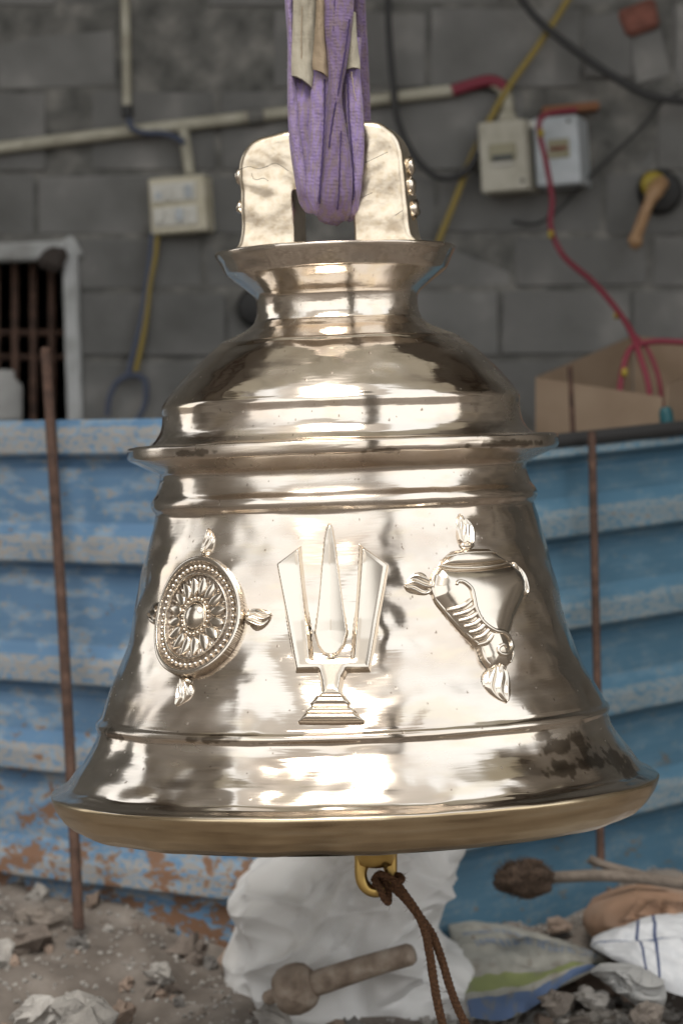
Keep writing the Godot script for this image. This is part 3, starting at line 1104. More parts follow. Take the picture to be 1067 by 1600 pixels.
func add_flame(parent: Node3D, c: Vector2, u: float, v: float, turn: float, size: float, lean: float) -> void:
	var r := size * 1.1
	var fl := part("flame", relief(c, Vector2(u - r, v - r), Vector2(u + r, v + r), 0.9, func(x: float, y: float) -> float:
		var p := Vector2(x - u, y - v).rotated(-turn)
		return flame_h(p.x, p.y, size, lean)), M.emblem, parent)
	part("flame_collar", boss(c, u, v, size * 0.32, size * 0.15, -0.5, 6.5, turn), M.emblem, fl)

func make_wheel(bell: Node3D) -> void:
	var c := bell_spot(310, 963)
	emblem_scale = 0.865
	var R := 99.0
	var wheel := part("wheel_emblem", relief(c, Vector2(-R - 6, -R - 6), Vector2(R + 6, R + 6), 1.4, func(u: float, v: float) -> float:
		var r := sqrt(u * u + v * v)
		if r > R + 2.5:
			return -3.0
		if r > R:
			return lerpf(9.5, -2.6, (r - R) / 2.5)
		if r > 91:
			return 9.5 + sqrt(maxf(0, 16.0 - (r - 95.0) * (r - 95.0))) * 0.6
		if r > 88.5:
			return lerpf(5.5, 9.5, (r - 88.5) / 2.5)
		if r > 76:
			return 5.5
		if r > 69:
			return 5.5 + 4.0 * sqrt(maxf(0, 1.0 - pow((r - 72.5) / 3.5, 2.0)))
		return 4.0 + 0.8 * sin(atan2(v, u) * 48.0) * smoothstep(38, 60, r)), M.tarnish, bell)
	wheel.set_meta("label", "round wheel emblem with petals, beads and flames")
	# polished outer rim
	part("rim", relief(c, Vector2(-R - 6, -R - 6), Vector2(R + 6, R + 6), 1.2, func(u: float, v: float) -> float:
		var r := sqrt(u * u + v * v)
		var t := (r - 95.5) / 5.0
		return -3.0 if absf(t) > 1.0 else 9.6 + 3.0 * sqrt(1.0 - t * t)), M.emblem, wheel)
	part("inner_ring", relief(c, Vector2(-80, -80), Vector2(80, 80), 1.1, func(u: float, v: float) -> float:
		var t := (sqrt(u * u + v * v) - 72.0) / 2.4
		return -3.0 if absf(t) > 1.0 else 9.2 + 1.6 * sqrt(1.0 - t * t)), M.emblem, wheel)
	for k in 48:
		var a := TAU * k / 48
		part("bead", boss(c, cos(a) * 83.0, sin(a) * 83.0, 4.9, 4.9, 5.0, 6.0), M.emblem, wheel)
	for k in 22:
		var a := TAU * k / 22
		part("bead", boss(c, cos(a) * 30.5, sin(a) * 30.5, 3.6, 3.6, 3.8, 5.0), M.emblem, wheel)
	for k in 16:
		var a := TAU * (k + 0.5) / 16
		part("petal", relief(c, Vector2(cos(a) * 51.0 - 17, sin(a) * 51.0 - 17), Vector2(cos(a) * 51.0 + 17, sin(a) * 51.0 + 17), 0.8, func(u: float, v: float) -> float:
			var p := Vector2(u, v).rotated(-a) - Vector2(51, 0)
			var t := p.x / 16.5
			if absf(t) > 1.0:
				return -3.0
			var half := 9.6 * (1.0 - pow(absf(t), 2.8)) * (1.0 - 0.1 * t) + 0.1
			var s := p.y / half
			return -3.0 if absf(s) > 1.0 else 3.6 + 5.0 * sqrt(1.0 - s * s) * (1.0 - 0.2 * t * t)), M.emblem, wheel)
		var b := TAU * k / 16
		part("leaf_tip", boss(c, cos(b) * 62.0, sin(b) * 62.0, 5.0, 2.2, 3.0, 2.4, b), M.emblem, wheel)
	part("hub", boss(c, 0, 0, 24, 24, 4.0, 12.0), M.emblem, wheel)
	part("hub_ring", relief(c, Vector2(-30, -30), Vector2(30, 30), 0.9, func(u: float, v: float) -> float:
		var t := (sqrt(u * u + v * v) - 25.5) / 2.0
		return -3.0 if absf(t) > 1.0 else 5.0 + 2.5 * sqrt(1.0 - t * t)), M.emblem, wheel)
	add_flame(wheel, c, 0, 107, 0, 41, 1.0)
	add_flame(wheel, c, 108, 0, -PI / 2, 42, 1.0)
	add_flame(wheel, c, 0, -107, PI, 41, -1.0)
	add_flame(wheel, c, -109, 0, PI / 2, 44, 1.0)
	emblem_scale = 1.0

func make_trident(bell: Node3D) -> void:
	var s := 0.2312
	var px := func(list: Array) -> Array:
		return list.map(func(p): return [410 + p[0] * s, 780 + p[1] * s])
	var c := bell_spot(522, 990)
	var outer := to_uv(px.call([[105, 435], [270, 310], [345, 1075], [610, 1072], [666, 308], [858, 440], [795, 800], [735, 1165], [580, 1165], [552, 1215], [540, 1290], [560, 1340], [378, 1340], [408, 1300], [400, 1230], [383, 1165], [235, 1170], [170, 790]]), c)
	var tri := part("prong_emblem", relief(c, Vector2(-95, -100), Vector2(90, 148), 1.15, func(u: float, v: float) -> float:
		var d := sd_poly(Vector2(u, v), outer)
		return -3.0 if d < -1.6 else clampf(-2.6 + (d + 1.6) * 2.3, -2.6, 9.5 + minf(d, 9.0) * 0.12)), M.emblem, bell)
	tri.set_meta("label", "raised emblem of two flat prongs joined on a stepped foot")
	var leaf := to_uv(px.call([[460, 160], [478, 190], [500, 330], [535, 580], [560, 760], [580, 895], [555, 985], [515, 1042], [470, 1055], [425, 1042], [385, 985], [362, 900], [385, 700], [405, 470], [425, 270], [440, 190]]), c)
	part("middle_prong", relief(c, Vector2(-40, -50), Vector2(40, 185), 1.0, func(u: float, v: float) -> float:
		var d := sd_poly(Vector2(u, v), leaf)
		return -3.0 if d < -1.2 else -2.6 + minf((d + 1.2) * 2.6, 5.6 + d * 0.16)), M.emblem, tri)
	for q in [[[378, 1325], [560, 1325], [600, 1375], [585, 1400], [345, 1400], [335, 1380]], [[340, 1400], [592, 1400], [640, 1435], [620, 1447], [315, 1447], [300, 1440]], [[305, 1440], [630, 1440], [700, 1500], [690, 1513], [262, 1513], [252, 1505]]]:
		var poly := to_uv(px.call(q), c)
		var k: float = 9.5 if q[0][0] > 350 else (11.0 if q[0][0] > 320 else 12.5)
		part("foot_step", relief(c, Vector2(-65, -145), Vector2(65, -85), 0.9, func(u: float, v: float) -> float:
			var d := sd_poly(Vector2(u, v), poly)
			return -3.0 if d < -1.5 else -2.6 + (k + 2.6) * sqrt(clampf((d + 1.5) / 7.0, 0, 1))), M.emblem, tri)

func make_conch(bell: Node3D) -> void:
	var s := 0.2437
	var px := func(list: Array) -> Array:
		return list.map(func(p): return [610 + p[0] * s, 780 + p[1] * s])
	var c := bell_spot(750, 950)
	var r0 := bell_r(c.y)
	var body := to_uv(px.call([[310, 432], [400, 440], [540, 435], [640, 425], [745, 408], [805, 455], [838, 530], [842, 610], [812, 690], [775, 780], [748, 890], [775, 980], [770, 1040], [735, 1075], [640, 1085], [600, 1030], [560, 940], [460, 860], [380, 775], [330, 705], [275, 640], [258, 560], [275, 480]]), c)
	var shell := func(u: float, v: float) -> float:
		var d := sd_poly(Vector2(u, v), body)
		return -3.0 if d < -1.5 else -2.6 + 25.0 * sqrt(clampf(1.0 - pow(1.0 - (d + 1.5) / 42.0, 2.0), 0, 1)) if d < 40.5 else 22.4
	var con := part("conch_emblem", relief(c, Vector2(-120, -110), Vector2(125, 120), 1.2, shell), M.emblem, bell)
	con.set_meta("label", "raised conch shell emblem with a curled spout and flames")
	var lid := to_uv(px.call([[312, 425], [345, 380], [400, 335], [480, 320], [620, 318], [660, 345], [745, 400], [640, 420], [520, 432], [400, 436]]), c)
	var lp := part("lid", relief(c, Vector2(-120, 60), Vector2(100, 150), 1.0, func(u: float, v: float) -> float:
		var d := sd_poly(Vector2(u, v), lid)
		return -3.0 if d < -1.5 else -2.6 + 13.0 * sqrt(clampf(1.0 - pow(1.0 - (d + 1.5) / 14.0, 2.0), 0, 1)) if d < 12.5 else 10.4), M.emblem, con)
	var ridge := func(list: Array, w: float, lift: float) -> ArrayMesh:
		var p := PackedVector3Array()
		for q in to_uv(px.call(list), c):
			p.append(on_bell(c.x + q.x / r0, c.y + q.y, lift if lift > 0.0 else maxf(shell.call(q.x, q.y), 3.0) + 0.8))
		var sm := smooth_path(p, 0.0025)
		var rr := []
		for k in sm.size():
			rr.append(w * BELL_SCALE * (0.55 + 0.45 * sin(PI * clampf(float(k) / sm.size() * 0.9 + 0.08, 0, 1))))
		return tube(sm, rr, 8)
	part("lid_rim", ridge.call([[305, 432], [400, 447], [520, 445], [640, 432], [748, 405]], 2.2, 12.5), M.emblem, con)
	part("lid_ridge", ridge.call([[345, 375], [480, 350], [620, 345], [665, 350]], 2.0, 8.5), M.emblem, lp)
	part("spout_ridge", ridge.call([[385, 560], [395, 540], [430, 545], [470, 590], [485, 650], [500, 720], [540, 800], [610, 860], [690, 880], [735, 925], [740, 975], [705, 1015], [660, 1010], [648, 975], [672, 955], [692, 968]], 4.0, 0.0), M.emblem, con)
	part("left_ridge", ridge.call([[300, 440], [262, 530], [290, 640], [345, 715], [420, 800], [510, 890], [575, 950], [610, 1040], [660, 1080]], 3.0, 5.0), M.emblem, con)
	part("right_ridge", ridge.call([[750, 410], [820, 500], [836, 600], [790, 720], [755, 830], [750, 910], [778, 990], [760, 1050]], 2.6, 5.0), M.emblem, con)
	for k in 7:
		var t := k / 6.0
		var a := Vector2(350, 715).lerp(Vector2(555, 935), t)
		var b := Vector2(470, 660).lerp(Vector2(610, 890), t)
		part("spout_rib", ridge.call([[a.x, a.y], [(a.x + b.x) / 2 + 6, (a.y + b.y) / 2 + 18], [b.x, b.y]], 4.4, 0.0), M.emblem, con)
	var spots := {"top": [495, 290, 0.0, 44.0], "left": [258, 560, 1.45, 40.0], "right": [846, 610, 0.12, 48.0], "bottom": [690, 1075, PI - 0.12, 50.0]}
	for k in spots:
		var q: Array = spots[k]
		var u := to_uv(px.call([[q[0], q[1]]]), c)[0]
		add_flame(con, c, u.x, u.y, q[2], q[3], 1.0)

# ------------------------------------------------------------------ sling
func ribbon(rowsin: Array, thick: float, puff: float, seed: int, rib := 1.0) -> ArrayMesh:
	# each row: y, x left, x right, depth
	var n := noise(seed, 30.0, 3)
	var n2 := noise(seed + 7, 260.0, 2)
	var rows := []
	var UV := PackedVector2Array()
	var cols := 16
	var along := 0.0
	var last := Vector3.ZERO
	var dense := []
	for k in rowsin.size() - 1:
		var a: Array = rowsin[maxi(k - 1, 0)]
		var b: Array = rowsin[k]
		var c: Array = rowsin[k + 1]
		var d: Array = rowsin[mini(k + 2, rowsin.size() - 1)]
		var len := at(b[1], b[0], b[3]).distance_to(at(c[1], c[0], c[3]))
		var steps := maxi(2, int(len / 0.0011))
		for s in steps:
			var q := []
			for e in 4:
				q.append(cubic_interpolate(b[e], c[e], a[e], d[e], float(s) / steps))
			q.append(lerpf(b[4] if b.size() > 4 else 0.0, c[4] if c.size() > 4 else 0.0, float(s) / steps))
			dense.append(q)
	dense.append(rowsin[rowsin.size() - 1])
	var L := []
	var R := []
	for q in dense:
		L.append(at(q[1], q[0], q[3]))
		R.append(at(q[2], q[0] + (q[4] if q.size() > 4 else 0.0), q[3]))
	for k in dense.size():
		var t: Vector3 = (L[mini(k + 1, L.size() - 1)] + R[mini(k + 1, L.size() - 1)] - L[maxi(k - 1, 0)] - R[maxi(k - 1, 0)]).normalized()
		var sd: Vector3 = (R[k] - L[k]).normalized()
		var out := t.cross(sd).normalized()      # towards the camera while the strap runs down
		if k > 0:
			along += ((L[k] + R[k]) * 0.5).distance_to(last)
		last = (L[k] + R[k]) * 0.5
		var row := PackedVector3Array()
		for e in cols * 2:
			var f := float(e) / (cols - 1) if e < cols else float(cols * 2 - 1 - e) / (cols - 1)
			var p: Vector3 = L[k].lerp(R[k], f)
			var edge := sqrt(clampf(1.0 - pow(2.0 * f - 1.0, 6.0), 0, 1))
			var w := n.get_noise_3dv(p * Vector3(2.0, 0.6, 1)) * 0.0042 + n2.get_noise_3dv(p) * 0.0008 * rib
			var groove := sin(along * TAU / 0.0046) * 0.00022 * rib * (1.0 if fmod(f * 4.0, 1.0) > 0.16 else 0.2)
			var off := (puff * sin(PI * f) + w + (groove + thick * edge if e < cols else 0.0))
			row.append(p + out * off)
			UV.append(Vector2(f, along / 0.35))
		rows.append(row)
	return loft(rows, true, true, UV)

func seam(pix: Array, width: float) -> ArrayMesh:
	var p := PackedVector3Array()
	for q in pix:
		p.append(at(q[0], q[1], q[2]))
	var sm := smooth_path(p, 0.003)
	for k in sm.size():
		sm[k].x += sin(k * 1.9) * 0.0003
	return tube(sm, width * 0.5 * 3.7 / F, 6)

func make_sling() -> void:
	var s := thing("lifting_sling", "violet woven lifting sling looped through the bell crown", "sling", at(515, 330, 3.72))
	var bands := [
		# the strap behind, coming up on the far side
		["strap", [[-420, 540, 572, 3.76], [-100, 545, 570, 3.77], [0, 548, 571, 3.785], [100, 552, 576, 3.80], [200, 550, 579, 3.82], [270, 530, 572, 3.82], [318, 505, 560, 3.80], [334, 498, 556, 3.755]], M.dusty_web, 0.004],
		["strap", [[-420, 470, 540, 3.752], [0, 470, 545, 3.748], [120, 478, 556, 3.738], [200, 482, 560, 3.712], [280, 486, 556, 3.70], [308, 490, 552, 3.712], [316, 492, 550, 3.745]], M.dusty_web, 0.002],
		["strap", [[-420, 445, 492, 3.745], [-100, 446, 496, 3.745], [0, 447, 498, 3.74], [80, 450, 498, 3.735], [160, 449, 500, 3.71], [230, 453, 502, 3.698], [290, 462, 506, 3.69], [312, 466, 508, 3.692], [322, 470, 508, 3.71], [324, 474, 506, 3.75]], M.web, 0.004],
		["strap", [[-420, 447, 461, 3.735], [-100, 446, 460, 3.733], [0, 445, 459, 3.728], [60, 449, 459, 3.722], [120, 449, 462, 3.712], [180, 450, 467, 3.700], [240, 456, 474, 3.689], [285, 463, 482, 3.684], [302, 467, 484, 3.69], [308, 470, 484, 3.71]], M.web, 0.006],
		["strap", [[90, 489, 516, 3.715], [125, 487, 518, 3.706], [180, 483, 516, 3.694], [240, 480, 512, 3.684], [290, 476, 507, 3.679], [315, 480, 505, 3.684], [325, 484, 505, 3.70], [326, 484, 505, 3.74]], M.web, 0.004],
		["strap", [[60, 535, 565, 3.722], [110, 538, 563, 3.712], [180, 541, 568, 3.696], [240, 546, 569, 3.687], [290, 550, 565, 3.683], [312, 545, 562, 3.69], [330, 540, 560, 3.71], [338, 536, 560, 3.75]], M.web, 0.004],
		["strap", [[-420, 500, 552, 3.72], [-100, 503, 555, 3.715], [0, 505, 553, 3.708], [50, 508, 549, 3.702], [100, 512, 542, 3.696], [150, 513, 534, 3.690], [200, 510, 541, 3.684], [250, 506, 549, 3.676], [290, 502, 551, 3.672], [318, 498, 549, 3.678], [334, 496, 548, 3.70], [340, 496, 546, 3.74]], M.dusty_web, 0.005]]
	var made := []
	for k in bands.size():
		var b: Array = bands[k]
		made.append(wpart(b[0], ribbon(b[1], 0.0035, b[3], 400 + k * 13), b[2], s))
	# canvas wear sleeves
	var sl := [[[[-420, 454, 497, 3.722], [-100, 456, 496, 3.722], [0, 458, 494, 3.718], [70, 456, 492, 3.712], [100, 455, 490, 3.704, 16.0], [118, 456, 487, 3.698, 19.0]], M.canvas],
		[[[-420, 490, 512, 3.712], [-100, 492, 510, 3.712], [0, 494, 508, 3.708], [60, 491, 508, 3.704], [96, 488, 513, 3.698, 11.0], [108, 489, 514, 3.696, 14.0]], M.tan_canvas],
		[[[20, 541, 556, 3.716], [60, 539, 558, 3.712], [95, 538, 562, 3.706], [109, 539, 563, 3.703]], M.canvas]]
	for k in sl.size():
		var o := wpart("wear_sleeve", ribbon(sl[k][0], 0.0018, 0.005, 480 + k * 9, 0.3), sl[k][1], s)
		o.set_meta("label", "frayed beige canvas wear sleeve")
	# stitching
	for q in [[[[507, 124, 3.697], [507, 180, 3.683], [504, 240, 3.673], [500, 295, 3.669], [499, 318, 3.673]], 2.6], [[[546, 30, 3.694], [538, 90, 3.688], [529, 140, 3.682], [520, 185, 3.677], [514, 230, 3.671]], 2.6],
			[[[543, 115, 3.702], [545, 180, 3.687], [550, 240, 3.678], [553, 300, 3.674], [551, 312, 3.678]], 2.4], [[[522, -100, 3.707], [523, 0, 3.7], [521, 48, 3.694]], 1.8], [[[533, 205, 3.674], [531, 250, 3.664], [529, 310, 3.663], [527, 328, 3.675]], 2.0]]:
		wpart("seam_stitch", seam(q[0], q[1]), M.thread, s)
	wpart("seam_stitch", seam([[472, -100, 3.714], [472, 0, 3.71], [471, 60, 3.704], [472, 118, 3.698]], 1.6), M.tan_canvas, s)
	wpart("loose_thread", seam([[549, 112, 3.70], [552, 135, 3.695], [556, 158, 3.692]], 1.5), M.pale_thread, s)
	# frayed fibres along the strap edges
	var V := PackedVector3Array()
	var I := PackedInt32Array()
	var fr := RandomNumberGenerator.new()
	fr.seed = 7
	for k in 420:
		var y := fr.randf_range(-20, 310)
		var e := fr.randi() % 4
		var x: float = [449.0 + maxf(0.0, y - 120) * 0.1, 512.0 - absf(y - 150) * 0.06, 548.0 - y * 0.14 if y < 150 else 533.0 + (y - 150) * 0.12, 566.0][e]
		var dp := 3.735 - maxf(0, y) * 0.00018
		dp -= [0.0, 0.004, 0.02, 0.006][e]
		var p := at(x, y, dp)
		var d := Vector3(fr.randf_range(-1, 1), fr.randf_range(-0.8, 0.5), fr.randf_range(0, 1)).normalized() * fr.randf_range(0.002, 0.0055)
		var sd := d.cross(Vector3.BACK).normalized() * 0.00022
		var b := V.size()
		V.append_array([p - sd, p + sd, p + Vector3(0, 0, 0.0003), p + d])
		I.append_array([b, b + 1, b + 3, b + 1, b + 2, b + 3, b + 2, b, b + 3])
	var fz := wpart("frayed_fibres", commit(V, I), M.web, s)
	fz.set_meta("kind", "stuff")

# ------------------------------------------------------------------ clapper and rope
func make_clapper() -> void:
	var c := thing("bell_clapper", "golden brass clapper end with an eye hanging below the bell mouth", "clapper", at(588, 1405, 3.75))
	var k := 3.75 / F
	var neck := lathe([Vector2(0, 0), Vector2(20, 0), Vector2(28, 4), Vector2(31, 14), Vector2(33, 24), Vector2(40, 33), Vector2(52, 42), Vector2(66, 62), Vector2(72, 90), Vector2(66, 118), Vector2(40, 140), Vector2(20, 150), Vector2(16, 400), Vector2(0, 400)].map(func(p): return p * k), 36)
	wpart2("clapper_rod", neck, M.brass, c, Transform3D(Basis(), at(587, 1366, 3.75)).translated_local(Vector3(0, 12 * k, 0)))
	# the eye: an oval ring with a flattened section
	var rows := []
	for a in 65:
		var t := TAU * a / 64.0
		var row := PackedVector3Array()
		var hole := Vector2(cos(t) * 13.5, sin(t) * 17.5)
		var rim := Vector2(cos(t) * 33.0, sin(t) * 36.0)
		if t < PI:
			rim = Vector2(cos(t), sin(t)) * minf(33.5 / maxf(absf(cos(t)), 0.01), 42.0 / maxf(sin(t), 0.01))
		var mid := (hole + rim) * 0.5
		var half := (rim - hole) * 0.5
		for b in 18:
			var f := TAU * b / 18
			var q := mid + half * signf(cos(f)) * pow(absf(cos(f)), 0.7)
			row.append(at(587 + q.x, 1366 - q.y, 3.75) + Vector3(0, 0, signf(sin(f)) * pow(absf(sin(f)), 0.7) * 13.0 * k))
		rows.append(row)
	wpart("eye", loft(rows, true, false), M.brass, c)

	var r := thing("coir_rope", "brown hairy coir rope knotted through the brass clapper eye", "rope", at(640, 1600, 3.72))
	var strand := func(called: String, pix: Array, rad: float):
		var p := PackedVector3Array()
		for q in pix:
			p.append(at(q[0], q[1], q[2]))
		var sm := smooth_path(p, 0.0016)
		var fr := frames(sm)
		var o: Node3D = null
		for ply in 3:
			var hel := PackedVector3Array()
			for i in sm.size():
				var an := TAU * (i * 0.0016 / 0.020 + ply / 3.0)
				hel.append(sm[i] + (fr[i][0] * cos(an) + fr[i][1] * sin(an)) * rad * 0.5)
			var q := wpart(called if o == null else "ply", tube(hel, rad * 0.58, 7), M.coir, r if o == null else o)
			if o == null:
				o = q
		return sm
	var paths := []
	paths.append(strand.call("rope_strand", [[617, 1378, 3.722], [632, 1398, 3.715], [650, 1424, 3.715], [663, 1452, 3.715], [671, 1490, 3.715], [677, 1530, 3.715], [684, 1570, 3.715], [694, 1612, 3.715], [706, 1660, 3.715], [730, 1720, 3.72], [700, 1735, 3.74]], 0.0057))
	paths.append(strand.call("rope_strand", [[612, 1384, 3.728], [636, 1408, 3.728], [660, 1438, 3.728], [676, 1462, 3.728], [690, 1500, 3.726], [702, 1540, 3.724], [716, 1578, 3.722], [733, 1612, 3.72], [760, 1670, 3.72], [790, 1725, 3.73]], 0.0055))
	paths.append(strand.call("knot_loop", [[584, 1376, 3.752], [592, 1366, 3.735], [606, 1370, 3.724], [620, 1378, 3.718], [628, 1374, 3.724], [622, 1368, 3.74], [610, 1372, 3.752], [598, 1380, 3.758], [588, 1384, 3.75], [588, 1378, 3.735], [594, 1390, 3.722], [598, 1400, 3.72], [606, 1410, 3.722], [607, 1398, 3.728], [605, 1384, 3.735], [596, 1372, 3.745], [586, 1370, 3.752]], 0.0046))
	var V := PackedVector3Array()
	var I := PackedInt32Array()
	var rg := RandomNumberGenerator.new()
	rg.seed = 17
	for n in 900:
		var pt: PackedVector3Array = paths[rg.randi() % 3]
		var p := pt[rg.randi() % pt.size()]
		var d := Vector3(rg.randf_range(-1, 1), rg.randf_range(-0.9, 0.6), rg.randf_range(-0.5, 1)).normalized()
		var ln := rg.randf_range(0.005, 0.0125)
		var sd := d.cross(Vector3.BACK).normalized() * 0.0003
		var bend := Vector3(rg.randf_range(-1, 1), rg.randf_range(-1, 0.4), 0) * ln * 0.35
		var b := V.size()
		V.append_array([p - sd, p + sd, p + d * ln * 0.6 - sd * 0.7, p + d * ln * 0.6 + sd * 0.7, p + d * ln + bend])
		I.append_array([b, b + 1, b + 3, b, b + 3, b + 2, b + 2, b + 3, b + 4])
	var fz := wpart("coir_fibres", commit(V, I), M.coir, r)
	fz.set_meta("kind", "stuff")

# ------------------------------------------------------------------ electrical fittings on the wall
func make_wall_fittings() -> void:
	var W := WALL
	var k := W / F
	var pipe := thing("wall_conduit", "long cream plastic conduit running slantwise across the block wall", "conduit", at(350, 185, W - 0.03))
	wpart("pipe", cable([[-260, 262], [0, 231], [230, 202], [430, 178], [620, 152], [712, 141]], W - 0.03, 20.0), M.conduit, pipe)
	wpart("red_tape", cable([[706, 142], [735, 133], [762, 126], [780, 130], [787, 138]], W - 0.035, 19.0), M.red_wire, pipe)
	wpart("elbow", cable([[770, 128], [785, 138], [791, 158], [792, 188]], W - 0.03, 22.0), M.conduit, pipe)
	wpart("coupling", cable([[388, 183], [412, 180]], W - 0.03, 26.0), M.mortar, pipe)
	var vp := thing("vertical_conduit", "upright olive conduit ending above the slanting conduit at upper left", "conduit", at(198, 180, W - 0.02))
	wpart("pipe", cable([[193, -200], [196, 0], [198, 90], [199, 172]], W - 0.02, 15.0), M.conduit, vp)
	wpart("end_sleeve", cable([[199, 165], [200, 182]], W - 0.02, 17.0), M.black_wire, vp)
	var dp := part("drop_conduit", cable([[287, 202], [291, 230], [297, 272]], W - 0.035, 17.0), M.conduit, self)
	tag(dp, "short conduit dropping from the slanting pipe into the ivory switchboard", "conduit")
	var jw := part("joint_wire", cable([[202, 184], [206, 200], [228, 208], [252, 208], [275, 214], [288, 224]], W - 0.05, 9.0), M.blue_wire, self)
	tag(jw, "grey blue wire bridging the upright conduit and the drop conduit", "wire")

	var sb := thing("switchboard", "ivory plastic switchboard with two rows of switches left of the bell crown", "switchboard", at(287, 318, W))
	var turn := Basis.from_euler(Vector3(0, -0.22, 0.06))
	var fc := at(274, 320, W - 0.06)
	var bx := func(called: String, parent: Node3D, off: Vector3, size: Vector3, m: Material, ba: Basis, cc: Vector3, bev := 0.004):
		return wpart2(called, chamfer_box(size, bev), m, parent, Transform3D(ba, cc + ba * off))
	var body = bx.call("body", sb, Vector3(0.005, 0, -0.028), Vector3(0.112, 0.108, 0.062), M.ivory, turn, fc)
	for r in 2:
		var plate = bx.call("switch_plate", sb, Vector3(0, 0.024 - 0.046 * r, 0.005), Vector3(0.088, 0.036, 0.006), M.white_plastic, turn, fc, 0.0015)
		for q in 4:
			bx.call("switch", plate, Vector3(-0.03 + 0.02 * q, 0.024 - 0.046 * r, 0.009), Vector3(0.014, 0.024, 0.004), M.white_plastic if (q + r) % 3 else M.pale_grey, turn * Basis(Vector3.RIGHT, 0.12 * (1 if q % 2 else -1)), fc, 0.001)
	for q in [[["blue_wire"], [[250, 348], [240, 362], [236, 400], [229, 450], [222, 500], [208, 556], [200, 585], [190, 592]], M.blue_wire, "blue wire hanging from the switchboard down to the wall"],
			[["yellow_wire"], [[252, 350], [246, 366], [243, 400], [234, 445], [228, 500], [220, 545], [212, 580]], M.yellow_wire, "yellow wire hanging beside the blue one below the switchboard"],
			[["looped_wire"], [[168, 650], [172, 620], [185, 596], [205, 586], [225, 592], [229, 612], [224, 640], [205, 668]], M.blue_wire, "dark blue wire arching over the blue sheet below the switchboard"]]:
		var o := part(q[0][0], cable(q[1], W - 0.04, 9.0), q[2], self)
		tag(o, q[3], "wire", "wires under the switchboard")

	# two breaker boxes
	var mb := thing("breaker_box", "beige breaker box with a dark display on the wall right of the crown", "breaker box", at(790, 300, W))
	var b1 := Basis.from_euler(Vector3(0.0, -0.3, 0.06))
	var c1 := at(786, 244, W - 0.085)
	var l1 = bx.call("body", mb, Vector3(0, 0, -0.042), Vector3(0.094, 0.136, 0.09), M.beige, b1, c1)
	var d1 = bx.call("display", mb, Vector3(0.0, 0.008, 0.0045), Vector3(0.052, 0.032, 0.005), M.amber_display, b1, c1, 0.001)
	bx.call("display_slot", d1, Vector3(0.0, -0.003, 0.0075), Vector3(0.042, 0.011, 0.004), M.dark_display, b1, c1, 0.001)
	bx.call("display_frame", d1, Vector3(0.0, -0.016, 0.0075), Vector3(0.04, 0.005, 0.003), M.white_plastic, b1, c1, 0.001)
	bx.call("screw", mb, Vector3(0.036, -0.05, 0.004), Vector3(0.008, 0.008, 0.004), M.mortar, b1, c1, 0.002)
	bx.call("cable_gland", mb, Vector3(0.006, 0.076, -0.03), Vector3(0.032, 0.022, 0.03), M.conduit, b1, c1, 0.006)
	var mc := thing("breaker_box", "pale blue grey breaker box behind the red wire on the wall", "breaker box", at(876, 290, W))
	var c2 := at(870, 236, W - 0.085)
	bx.call("body", mc, Vector3(0, 0, -0.042), Vector3(0.088, 0.132, 0.092), M.pale_grey, b1, c2)
	var d2 = bx.call("display", mc, Vector3(0.004, 0.004, 0.0045), Vector3(0.042, 0.036, 0.005), M.amber_display, b1, c2, 0.001)
	bx.call("display_slot", d2, Vector3(0.004, 0.004, 0.0075), Vector3(0.034, 0.008, 0.004), M.red_brick, b1, c2, 0.001)
	bx.call("screw", mc, Vector3(0.026, 0.055, 0.004), Vector3(0.008, 0.008, 0.004), M.mortar, b1, c2, 0.002)
	bx.call("hinge", mc, Vector3(-0.047, 0.055, 0.0), Vector3(0.012, 0.016, 0.012), M.white_plastic, b1, c2, 0.003)
	var la := part("rusty_lath", chamfer_box(Vector3(0.11, 0.016, 0.05), 0.003), M.rust_lath, self, Transform3D(Basis(Vector3.BACK, 0.1), at(890, 171, W - 0.03)))
	tag(la, "rusty brown lath above the pale blue grey breaker box", "lath")

	# cables
	for q in [["black_cable", [[604, -200], [606, 0], [608, 60], [614, 130], [622, 190], [648, 245], [685, 277], [722, 272], [745, 240], [752, 205]], 11.0, M.black_wire, "thick black cable looping down to the beige breaker box", 0.06],
			["black_cable", [[770, -90], [816, 0], [850, 40], [900, 80], [955, 118], [1010, 148], [1067, 158], [1180, 170]], 13.0, M.black_wire, "thick black cable sweeping from the top to the right edge", 0.07],
			["black_cable", [[1100, 130], [1040, 155], [1010, 190], [960, 240], [915, 282], [870, 330], [835, 350], [800, 345]], 5.0, M.black_wire, "thin dark wire running slantwise below the breaker boxes", 0.04],
			["yellow_wire", [[935, -90], [886, 0], [840, 72], [800, 128], [770, 178], [735, 250], [708, 320], [684, 380], [672, 420]], 10.0, M.yellow_wire, "yellow wire slanting down behind the beige breaker box", 0.045],
			["red_wire", [[900, 172, 5.46], [850, 180, 5.44], [842, 205, 5.44], [852, 250, 5.43], [862, 310, 5.43], [860, 355, 5.43], [880, 400, 5.42], [925, 440, 5.3], [960, 480, 5.2], [985, 518, 5.1], [1000, 560, 5.05], [1012, 600, 5.03], [1016, 640, 5.02]], 9.0, M.red_wire, "crimson twisted wire trailing from the breaker box into the cardboard box", 0.1],
			["red_wire", [[1160, 540, 5.08], [1067, 535, 5.08], [1020, 534, 5.08], [985, 545, 5.07], [972, 580, 5.05], [966, 625, 5.04]], 9.0, M.red_wire, "red wire reaching in from the right edge over the cardboard box", 0.1],
			["red_wire", [[985, 520, 5.1], [1010, 545, 5.08], [1028, 590, 5.06], [1034, 640, 5.05]], 7.0, M.red_wire, "thin red wire hanging at the right inside the cardboard box", 0.1]]:
